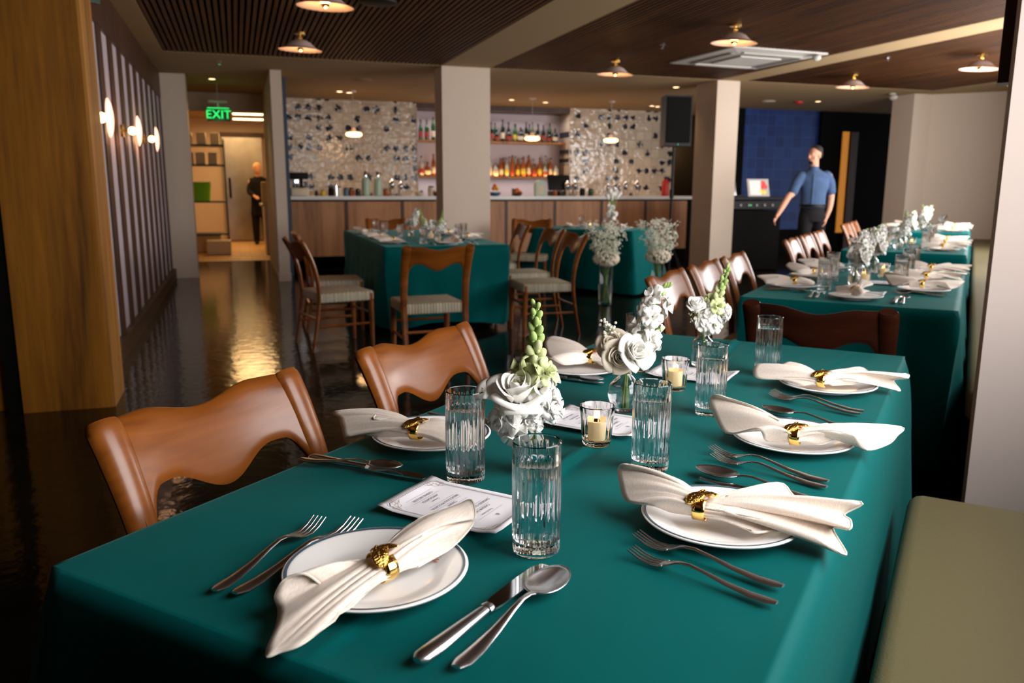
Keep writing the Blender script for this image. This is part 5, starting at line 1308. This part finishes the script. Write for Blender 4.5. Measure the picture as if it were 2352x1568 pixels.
g = 'flowers in the far bud vase'; b2 = VB[2][1]
F('rose', 'rose', 'closed white rosebud in the far bottle vase', b2, (.004, 0), (-.026, .165, .005, .6), 23, 1.0, group=g, axis=(-.2, -.4, .95))
F('snap', 'snapdragon', 'green tipped snapdragon in the far bottle vase', b2, (0, .004), (.062, .285, -.005, 26), 24, .85, group=g)
F('open', 'white_blossom', 'white blossom under the rosebud in the far vase', b2, (.003, .003), (.006, .130, .012), 25, .62, group=g, axis=(.2, -.8, .3))
F('open', 'white_blossom', 'white blossom at the right edge of the far vase', b2, (.003, .001), (.058, .160, .0), 26, .55, group=g, axis=(.9, -.3, .3))
F('gyp', 'baby_breath', 'small sprig of baby breath left of the far vase neck', b2, (.002, .002), (-.022, .140, .01), 27, .7, group=g)

# ------------------------------------------------------------------ settings of the other tables
def napcopy(key, mapf, t, w, rz, label, group, rng=True):
    src, rg = NAPS[key]; o = copy_tree(src); p = mapf(t, w); o.location = (p[0], p[1], TZ); o.rotation_euler = (0, 0, rz)
    for k in ('label', 'group'):
        if k in o: del o[k]
    tag(o, label, 'napkin', group)
    return o
def side_setting(mapf, base, t, w, side, where, gname, nap, flip=0):
    """side +1: diner sits on the window side; -1: opposite"""
    sg = 1 if side > 0 else -1; extra = 0 if side > 0 else pi
    put(*PL, 'white plate, '+where, 'plate', t, w, 0, mapf=mapf, base=base, group='plates, '+gname)
    own = 'R' in nap
    rot = base + (0 if (own == (side > 0)) else pi)
    napcopy(nap, mapf, t, w-.01*sg, rot, 'fanned champagne napkin, '+where, 'napkins, '+gname)
    p = mapf(t, w-.01*sg); inst('ring', mk_ring, 'gold napkin ring, '+where, 'napkin ring', (p[0], p[1], TZ+.019), rot-pi/2, 'napkin rings, '+gname)
    for j, dt in enumerate((-.135, -.165)): put(*FK, '%s fork, %s' % (('inner', 'outer')[j], where), 'fork', t+dt*sg, w+.10*sg, 90*sg, .0015, mapf=mapf, base=base, group='cutlery, '+gname)
    put(*KN, 'knife, '+where, 'knife', t+.14*sg, w+.10*sg, 90*sg, .0015, mapf=mapf, base=base, group='cutlery, '+gname)
    put(*SN, 'spoon, '+where, 'spoon', t+.17*sg, w+.10*sg, 90*sg, .0015, mapf=mapf, base=base, group='cutlery, '+gname)
def glass_at(mapf, base, t, w, where, gname): put(*GL, 'ribbed water glass, '+where, 'glass', t, w, t*7, 0, mapf=mapf, base=base, group='glasses, '+gname)
def cand_at(mapf, base, t, w, where, gname):
    put('votive', mk_votive, 'votive glass, '+where, 'candle holder', t, w, 0, 0, 1.1, mapf, base, 'votives, '+gname)
    put('candle', mk_candle, 'burning candle, '+where, 'candle', t, w, 0, .0102, 1.05, mapf, base, 'candles, '+gname)
MN2 = ('menu', mk_menu(True))
FPROTO = {}
def arrangement(mapf, t, w, kind, where, gname, seed, tall=False):
    """a bud vase with a few stems; stems are copies of the flowers on the nearest table"""
    p = Vector(mapf(t, w)); p = Vector((p[0], p[1], TZ))
    inst('vase_'+kind, mk_vase(kind), 'clear bud vase, '+where, 'vase', p, 0, 'vases, '+gname)
    rr = random.Random(seed)
    pick = {0: ['tall white stock spray', 'ivory rose in the', 'second white stock'], 1: ['closed white rosebud', 'green tipped snapdragon in the far', 'second white stock'], 2: ['tall green tipped', 'second white stock', 'blush cream spray rose facing']}[seed % 3]
    for k, lab in enumerate(pick):
        if lab not in FPROTO: FPROTO[lab] = [o for o in COL.objects if o.get('label', '').startswith(lab)][0]
        src = FPROTO[lab]; o = copy_tree(src); o.location = p; o.rotation_euler = (0, 0, rr.uniform(-.9, .9) + (pi if k == 1 and seed % 2 else 0))
        for q in ('label', 'group'):
            if q in o: del o[q]
        tag(o, {'tall white stock spray': 'tall white stock spray', 'ivory rose in the': 'ivory rose', 'second white stock': 'short white stock spray', 'closed white rosebud': 'white rosebud', 'green tipped snapdragon in the far': 'green tipped snapdragon', 'tall green tipped': 'tall green snapdragon', 'blush cream spray rose facing': 'blush spray rose'}[lab]+', '+where, 'flower', 'flowers, '+gname)
# second table
gn = 'second table of the far row'; t0 = 3.22
for (t, w, sd, nap, wh) in ((3.86, .86, 1, 'R2', 'right side of second table, nearest place'), (4.33, .86, 1, 'R3', 'right side of second table, middle place'), (4.85, .86, 1, 'R1', 'right side of second table, far place'),
                            (3.70, .27, -1, 'L1', 'left side of second table, nearest place'), (4.25, .27, -1, 'L2', 'left side of second table, middle place'), (4.80, .27, -1, 'L1', 'left side of second table, far place')):
    side_setting(tw, TA, t, w, sd, wh, gn, nap)
put(*PL, 'white plate at the near end of the second table, behind the dark chair', 'plate', 3.42, .60, group='plates, '+gn)
napcopy('L2', tw, 3.42, .60, TA-pi/2+.2, 'napkin with upright loops at the near end of the second table', 'napkins, '+gn)
inst('ring', mk_ring, 'gold napkin ring at the near end of the second table', 'napkin ring', tuple(tw(3.42, .60, TZ+.019)), TA+.2, 'napkin rings, '+gn)
for j, (w, a, kk, nm) in enumerate(((.44, 0, FK, 'inner fork'), (.41, 0, FK, 'outer fork'), (.77, 0, KN, 'knife'), (.80, 0, SN, 'spoon'))):
    put(*kk, nm+' at the near end of the second table', nm.split()[-1], 3.32, w, a, .0015, group='cutlery, '+gn)
put(*MN2, 'menu card at the near end of the second table', 'menu', 3.62, .60, 180, .002, group='menus, '+gn)
put(*MN2, 'menu card in the middle of the second table', 'menu', 4.15, .63, 180, .002, group='menus, '+gn)
put(*MN2, 'menu card at the far end of the second table', 'menu', 4.75, .63, 180, .002, group='menus, '+gn)
for (t, w, wh) in ((3.70, .42, 'near left of second table'), (4.10, .40, 'left of second table, behind the near left glass'), (4.08, .74, 'near right of second table'), (4.60, .74, 'middle right of second table'), (5.05, .74, 'far right of second table'), (4.85, .42, 'far left of second table')): glass_at(tw, TA, t, w, wh, gn)
cand_at(tw, TA, 4.12, .56, 'before the flowers of the second table', gn); cand_at(tw, TA, 4.50, .62, 'beside the flowers of the second table', gn)
arrangement(tw, 3.95, .53, 'lip', 'front of second table', gn, 0); arrangement(tw, 4.35, .50, 'round', 'middle of second table', gn, 3); arrangement(tw, 4.75, .54, 'bottle', 'rear of second table', gn, 6)
# third and last tables: fewer visible pieces
for ti, (t0, nm) in enumerate(((6.55, 'third table'), (9.9, 'last table'))):
    gn = nm+' of the far row'
    for k, (dt, w, sd, nap) in enumerate(((.40, .86, 1, 'R3'), (1.0, .86, 1, 'R1'), (1.6, .86, 1, 'R2'), (.40, .27, -1, 'L2'), (1.0, .27, -1, 'L1'), (1.6, .27, -1, 'L2'))):
        side_setting(tw, TA, t0+dt, w, sd, '%s side of %s, %s place' % ('right' if sd > 0 else 'left', nm, ('nearest', 'middle', 'far')[k % 3]), gn, nap)
    for k, (dt, w, wh) in enumerate(((.45, .72, 'near right'), (1.05, .72, 'middle right'), (1.65, .72, 'far right'), (.45, .42, 'near left'), (1.05, .42, 'middle left'))): glass_at(tw, TA, t0+dt, w, wh+' of '+nm, gn)
    cand_at(tw, TA, t0+.7, .60, 'on the '+nm, gn)
    arrangement(tw, t0+.35, .52, 'round', 'front of '+nm, gn, 3+3*ti); arrangement(tw, t0+.95, .52, 'lip', 'middle of '+nm, gn, 8+ti); arrangement(tw, t0+1.5, .52, 'bottle', 'rear of '+nm, gn, 6+ti)
# left table (local t along +Y, w along +X)
lm = lambda t, w, z=0: Vector((LX+w, LY+t, z)); LB = pi/2; gn = 'left table'
for k, (t, w, sd, nap, wh) in enumerate(((.45, .15, -1, 'L1', 'left side of left table, nearest place'), (1.15, .15, -1, 'L1', 'left side of left table, middle place'), (1.95, .15, -1, 'L2', 'left side of left table, far place'),
        (.80, .95, 1, 'R3', 'right side of left table, nearest place'), (1.55, .95, 1, 'R2', 'right side of left table, middle place'))):
    side_setting(lm, LB, t, w, sd, wh, gn, nap)
put(*PL, 'white plate at the near end of the left table', 'plate', .20, .62, mapf=lm, base=LB, group='plates, '+gn)
napcopy('L2', lm, .20, .66, LB-pi/2+.1, 'beige shaded napkin at the near end of the left table', 'napkins, '+gn)
inst('ring', mk_ring, 'gold napkin ring at the near end of the left table', 'napkin ring', tuple(lm(.20, .66, TZ+.019)), LB+.1, 'napkin rings, '+gn)
for (w, kk, nm) in ((.46, FK, 'fork'), (.80, KN, 'knife'), (.84, SN, 'spoon')): put(*kk, nm+' at the near end of the left table', nm, .10, w, 0, .0015, mapf=lm, base=LB, group='cutlery, '+gn)
for (t, w, wh) in ((.30, .40, 'near end of left table'), (.75, .28, 'near left of left table'), (1.35, .24, 'second left of left table'), (1.9, .24, 'third left of left table'), (.45, .76, 'near right of left table'), (.65, .86, 'second right of left table'), (1.15, .72, 'third right of left table')): glass_at(lm, LB, t, w, wh, gn)
arrangement(lm, .75, .52, 'round', 'front of left table', gn, 1); arrangement(lm, .50, .58, 'lip', 'right front of left table', gn, 4); arrangement(lm, 1.35, .50, 'bottle', 'rear of left table', gn, 3)
cand_at(lm, LB, .95, .62, 'on the left table', gn)
# small couple table
sm = lambda t, w, z=0: s0 + Vector((TX, TY, 0))*t + Vector((TY, -TX, 0))*w + Vector((0, 0, z)); gn = 'small couple table'
for (t, w, wh) in ((.45, .30, 'left place of couple table'), (.45, 1.02, 'right place of couple table')):
    put(*PL, 'white plate, '+wh, 'plate', t, w, mapf=sm, group='plates, '+gn); napcopy('L1', sm, t, w, TA+pi/2, 'white napkin, '+wh, 'napkins, '+gn)
    p = sm(t, w); inst('ring', mk_ring, 'gold napkin ring, '+wh, 'napkin ring', (p.x, p.y, TZ+.019), TA, 'napkin rings, '+gn)
glass_at(sm, TA, .30, .52, 'left of couple table', gn); glass_at(sm, TA, .35, .84, 'right of couple table', gn)
cand_at(sm, TA, .25, .66, 'on the couple table', gn)
t = thing('flower_column', 'tall calla lily arrangement in a glass vase on the couple table', 'flowers', sm(.30, .92, TZ))
MB().lathe([(0, 0), (.03, 0), (.032, .01), (.032, .14), (.029, .14), (.029, .012), (0, .012)], 24).build('vase', 'glass', t)
for k, (dx, h, mt) in enumerate(((-.02, .40, 0), (.03, .42, 0), (.0, .36, 0), (.06, .38, 0), (-.05, .37, 0))):
    e = CR*dx + Vector((0, 0, h)); MB().tube(spline([(0, 0, .02), (0, 0, .14), lerp(Vector((0, 0, .14)), e, .6), e], 10), .006, 7).build('stem', 'stem_green', t)
    R = orient(e.normalized()+CR*dx*6, k); mb = MB()
    mb.grid(lambda u, v: e + R @ Vector(((.008+.026*v**1.5)*cos(u*2*pi*.97), (.008+.026*v**1.5)*sin(u*2*pi*.97), .08*v*(1+.25*cos(u*2*pi)*v)-.02)), 20, 8); mb.build('calla_bloom', 'petal_white', t)
mb = MB(); rr = random.Random(5)
for k in range(16): floret_mesh(mb, CR*rr.uniform(-.045, .045)+CT_*rr.uniform(-.02, .04)+Vector((0, 0, .13+rr.uniform(0, .17))), (rr.uniform(-1, 1), rr.uniform(-1.5, 0), rr.uniform(-.2, .6)), 1.5, k)
mb.build('white_blossoms', 'petal_white', t, sharp=180)

# baby's breath bouquets in tall floor vases
def gyp_bouquet(loc, label, seed):
    v = thing('floor_vase', label+', clear cylinder vase on the floor', 'vase', loc, 0, 'floor vases before the couple table')
    MB().lathe([(0, 0), (.072, 0), (.075, .004), (.075, .42), (.071, .42), (.071, .018), (0, .016)], 40).build('vase_glass', 'glass', v)
    MB().lathe([(0, .0155), (.0712, .0175), (.0712, .22), (0, .2195)], 32).build('water', 'water', v, sharp=50)
    t = thing('baby_breath_bouquet', label+', cloud of baby breath standing in it', 'flowers', loc, 0, 'baby breath before the couple table')
    rr = random.Random(seed); st = MB(); bl = MB(); puff = MB()
    for k in range(26):
        a = rr.uniform(0, 2*pi); st.tube([(.05*cos(a), .05*sin(a), .03), (.02*cos(a+2), .02*sin(a+2), .30), (.06*cos(a+2.4), .06*sin(a+2.4), .50)], .0028, 5)
    for k in range(170):
        a = rr.uniform(0, 2*pi); r = sqrt(rr.random()); h = rr.uniform(.55, .90) - .03*r; R_ = (.13+.13*(h-.5)/.4)*r
        e = Vector((R_*cos(a), R_*sin(a), h)); 
        if k % 2: st.tube([(R_*.2*cos(a), R_*.2*sin(a), .46), e], .0009, 4)
        for j in range(7): bl.ball(e+Vector([rr.gauss(0, .016) for _ in range(3)]), rr.uniform(.005, .0085), 6, 4)
    for k in range(420):
        a = rr.uniform(0, 2*pi); p = rr.uniform(-1, 1); d = Vector((sqrt(1-p*p)*cos(a)*.135, sqrt(1-p*p)*sin(a)*.135, p*.075+.49)); puff.ball(d*1.0, rr.uniform(.008, .014), 6, 4)
    st.build('stems', 'stem_green', t); bl.build('blossom_cloud', 'gyp_white', t); puff.build('blossom_ball', 'petal_cream', t)
gyp_bouquet((3.74, 7.98, 0), 'left of the two floor arrangements', 3)
gyp_bouquet((4.43, 8.10, 0), 'right of the two floor arrangements', 4)

# ------------------------------------------------------------------ people
def remesh_body(name, mb, mat, parent, vox=.011, sm=4):
    o = mb.build(name, mat, parent)
    r = o.modifiers.new('remesh', 'REMESH'); r.mode = 'VOXEL'; r.voxel_size = vox; r.use_smooth_shade = True
    s = o.modifiers.new('soft', 'SMOOTH'); s.factor = .5; s.iterations = sm
    return o
def limb(mb, pts, rs, n=14): 
    pts = [Vector(p) for p in pts]; mb.tube(spline(pts, len(pts)*4), [rs[min(len(rs)-1, int(i/(len(pts)*4-1)*(len(rs)-1)))]*(1-((i/(len(pts)*4-1)*(len(rs)-1)) % 1)) + rs[min(len(rs)-1, int(i/(len(pts)*4-1)*(len(rs)-1))+1)]*((i/(len(pts)*4-1)*(len(rs)-1)) % 1) for i in range(len(pts)*4)], n)
    for p, r in ((pts[0], rs[0]), (pts[-1], rs[-1])): mb.ball(p, r, 12, 8)
def head_mesh(mb, c, yaw, s=1.0, tilt=0.0):
    R = Matrix.Rotation(yaw, 3, 'Z') @ Matrix.Rotation(tilt, 3, 'X'); c = Vector(c)   # local -Y is the face
    def b_(p, r): mb.ball(c + R @ (Vector(p)*s), tuple(q*s for q in r), 18, 12, R=R)
    b_((0, .012, .03), (.074, .092, .092)); b_((0, -.02, -.02), (.062, .072, .085)); b_((0, -.045, -.075), (.038, .040, .034))
    b_((0, -.096, -.012), (.012, .020, .024)); b_((0, -.086, .012), (.009, .012, .028)); b_((0, -.082, -.050), (.024, .012, .010))
    b_((.075, .01, -.005), (.010, .020, .030)); b_((-.075, .01, -.005), (.010, .020, .030)); b_((0, -.078, .028), (.052, .016, .012))
    b_((.048, -.052, -.025), (.018, .02, .02)); b_((-.048, -.052, -.025), (.018, .02, .02))
def hand(mb, wrist, d, palm_n, s=1.0, thumb=1):
    wrist = Vector(wrist); d = Vector(d).normalized(); nrm = Vector(palm_n).normalized(); side = d.cross(nrm).normalized(); nrm = side.cross(d).normalized()
    mb.rings([[wrist + d*(t*s) + side*(cos(a)*w*s) + nrm*(sin(a)*h*s) for a in [i*pi/6 for i in range(12)]] for t, w, h in ((-.01, .026, .02), (.02, .034, .018), (.06, .040, .016), (.088, .040, .013))])
    for k, L_ in enumerate((.062, .075, .080, .070)):
        b0 = wrist + d*.082*s + side*(.030-.020*k)*-thumb*s
        p1 = b0 + (d*.95+nrm*.25+side*(.05*(1.5-k))*-thumb).normalized()*L_*.45*s; p2 = p1 + (d*.75+nrm*.62).normalized()*L_*.32*s; p3 = p2 + (d*.5+nrm*.85).normalized()*L_*.23*s
        mb.tube([b0-d*.012*s, b0, p1, p2, p3], [.0095*s, .0095*s, .0088*s, .008*s, .0065*s], 9)
    b0 = wrist + d*.025*s + side*.030*thumb*s*1.0
    mb.tube([wrist+d*.02*s+side*.018*thumb*s, b0, b0+(d*.75+side*.6*thumb+nrm*.35).normalized()*.035*s, b0+(d*.9+side*.35*thumb+nrm*.5).normalized()*.062*s], [.013*s, .0125*s, .0105*s, .008*s], 9)
# man in a blue shirt, walking to the left; local frame: +X to the photo's right, -Y towards the camera
M = thing('person', 'man in a short sleeved blue shirt and black trousers walking by the blue tiles', 'person', (7.30, 9.18, 0), -YAW)
body = MB()
head_mesh(body, (-.01, -.02, 1.665), -1.05, 1.0, 0.05)
limb(body, [(.005, .0, 1.40), (.0, -.005, 1.50), (-.005, -.01, 1.60)], [.075, .058, .056])
# arms: viewer's left arm reaches out to the left and forward, viewer's right arm hangs
limb(body, [(-.18, -.01, 1.40), (-.27, -.06, 1.20), (-.34, -.09, 1.14)], [.050, .046, .042]); limb(body, [(-.34, -.09, 1.14), (-.44, -.16, 1.00), (-.515, -.22, .895)], [.042, .038, .026])
hand(body, (-.515, -.22, .895), (-.55, -.35, -.8), (.6, -.4, -.2), 1.0, 1)
limb(body, [(.215, .03, 1.40), (.262, .04, 1.22), (.268, .03, 1.10)], [.052, .048, .042]); limb(body, [(.268, .03, 1.10), (.245, .0, .98), (.20, -.03, .86)], [.042, .037, .026])
hand(body, (.20, -.03, .86), (-.25, -.18, -1), (-.9, .2, 0), 1.0, -1)
# torso and legs under the clothes
body.rings([[Vector((.02+w*cos(a), .01+h*sin(a), z)) for a in [i*pi/10 for i in range(20)]] for z, w, h in ((.95, .15, .10), (1.1, .14, .10), (1.3, .17, .11), (1.42, .14, .09))])
for sx, fx, fy in ((-1, -.10, -.10), (1, .10, .10)): limb(body, [(.02+sx*.08, 0, .95), (.02+sx*.09+fx*.3, fy*.4, .50), (.02+sx*.09+fx*.6, fy+.02, .09)], [.075, .05, .036])
remesh_body('body', body, 'skin', M, .0075, 3)
sh = MB()
sh.rings([[Vector((.02+cx+w*cos(a), .01+h*sin(a), z)) for a in [i*pi/12 for i in range(24)]] for z, w, h, cx in ((.985, .165, .118, 0), (1.06, .163, .118, 0), (1.16, .165, .120, 0), (1.28, .185, .125, 0), (1.38, .195, .120, 0), (1.435, .165, .100, 0), (1.475, .095, .080, -.01), (1.50, .062, .066, -.015))])
limb(sh, [(-.165, -.005, 1.395), (-.22, -.03, 1.32), (-.278, -.058, 1.20)], [.070, .068, .064]); limb(sh, [(.18, .02, 1.405), (.235, .035, 1.32), (.262, .04, 1.20)], [.070, .068, .064])
remesh_body('shirt', sh, 'shirt_blue', M, .010, 4)
MB().lathe([(.060, 1.475), (.070, 1.47), (.062, 1.525), (.056, 1.53)], 24, c=(-.004, -.004, 0), closed=True).build('collar', 'shirt_blue', M)
mb = MB(); mb.box((-.035, -.115, 1.23), (.014, .012, .46), rx=.02); mb.build('button_placket', 'shirt_blue', M, smooth=False)
tr = MB()
tr.rings([[Vector((.02+w*cos(a), .01+h*sin(a), z)) for a in [i*pi/12 for i in range(24)]] for z, w, h in ((.80, .165, .125), (.90, .172, .125), (.97, .160, .115), (1.02, .156, .110))])
for sx, fx, fy in ((-1, -.10, -.10), (1, .10, .10)): limb(tr, [(.02+sx*.082, 0, .86), (.02+sx*.09+fx*.3, fy*.4, .50), (.02+sx*.09+fx*.6, fy+.02, .10)], [.100, .078, .060])
remesh_body('trousers', tr, 'cloth_black', M, .012, 4)
MB().lathe([(.163, 1.0), (.168, 1.0), (.168, 1.035), (.163, 1.035)], 28, c=(.02, .01, 0), closed=True).build('belt', 'black_plastic', M)
hr = MB(); Rh = Matrix.Rotation(-1.05, 3, 'Z')
for p, r in (((0, .030, .062), (.077, .088, .068)), ((0, .058, .010), (.071, .056, .066))): hr.ball(Vector((-.01, -.02, 1.672)) + Rh @ Vector(p), r, 18, 12, R=Rh)
hr.build('hair', 'hair_dark', M)
br_ = MB()
br_.ball(Vector((-.01, -.02, 1.665)) + Rh @ Vector((0, -.058, -.088)), (.034, .030, .026), 12, 8, R=Rh)
br_.build('beard', 'hair_dark', M)
for sx, fx, fy in ((-1, -.10, -.10), (1, .10, .10)):
    mb = MB(); mb.ball((.02+sx*.09+fx*.6-.02, fy-.04, .045), (.05, .13, .045), 12, 8); mb.build('shoe', 'black_plastic', M)

# cook in the kitchen, seen from the side, facing the work table
K = thing('person', 'cook with pale hair and dark clothes standing at the kitchen work table', 'person', (.47, 18.5, 0), 0)
body = MB(); head_mesh(body, (-.02, -.03, 1.60), .5, 1.0, .25); limb(body, [(0, .02, 1.36), (-.01, 0, 1.46), (-.015, -.01, 1.54)], [.07, .055, .052])
body.rings([[Vector((w*cos(a), .02+h*sin(a), z)) for a in [i*pi/10 for i in range(20)]] for z, w, h in ((.9, .14, .11), (1.2, .15, .11), (1.38, .15, .09))])
limb(body, [(-.17, .0, 1.34), (-.20, -.06, 1.12), (-.10, -.22, 1.03)], [.048, .042, .028]); limb(body, [(.17, .0, 1.34), (.22, -.06, 1.12), (.14, -.24, 1.03)], [.048, .042, .028])
hand(body, (-.10, -.22, 1.03), (.4, -.8, -.2), (.3, 0, -1), 1, 1); hand(body, (.14, -.24, 1.03), (-.3, -.8, -.2), (-.3, 0, -1), 1, -1)
for sx in (-1, 1): limb(body, [(sx*.08, .02, .9), (sx*.10, .03, .5), (sx*.10, .03, .09)], [.075, .055, .038])
remesh_body('body', body, 'skin', K, .009, 3)
sh = MB(); sh.rings([[Vector((w*cos(a), .02+h*sin(a), z)) for a in [i*pi/12 for i in range(24)]] for z, w, h in ((.62, .20, .15), (.9, .175, .14), (1.15, .175, .135), (1.32, .19, .125), (1.41, .14, .09), (1.45, .07, .07))])
limb(sh, [(-.14, .01, 1.35), (-.205, -.05, 1.14), (-.14, -.17, 1.06)], [.068, .056, .048]); limb(sh, [(.14, .01, 1.35), (.225, -.05, 1.14), (.17, -.18, 1.06)], [.068, .056, .048])
remesh_body('dark_jacket', sh, 'cloth_black', K, .012, 4)
tr = MB()
for sx in (-1, 1): limb(tr, [(sx*.082, .02, .82), (sx*.10, .03, .5), (sx*.10, .03, .10)], [.10, .085, .065])
remesh_body('trousers', tr, 'cloth_black', K, .012, 4)
hr = MB(); hr.ball((-.02, -.0, 1.645), (.088, .100, .092), 16, 12); hr.build('hair', 'hair_blond', K)
for sx in (-1, 1): MB().ball((sx*.10, -.02, .05), (.05, .13, .045), 12, 8).build('shoe', 'black_plastic', K)
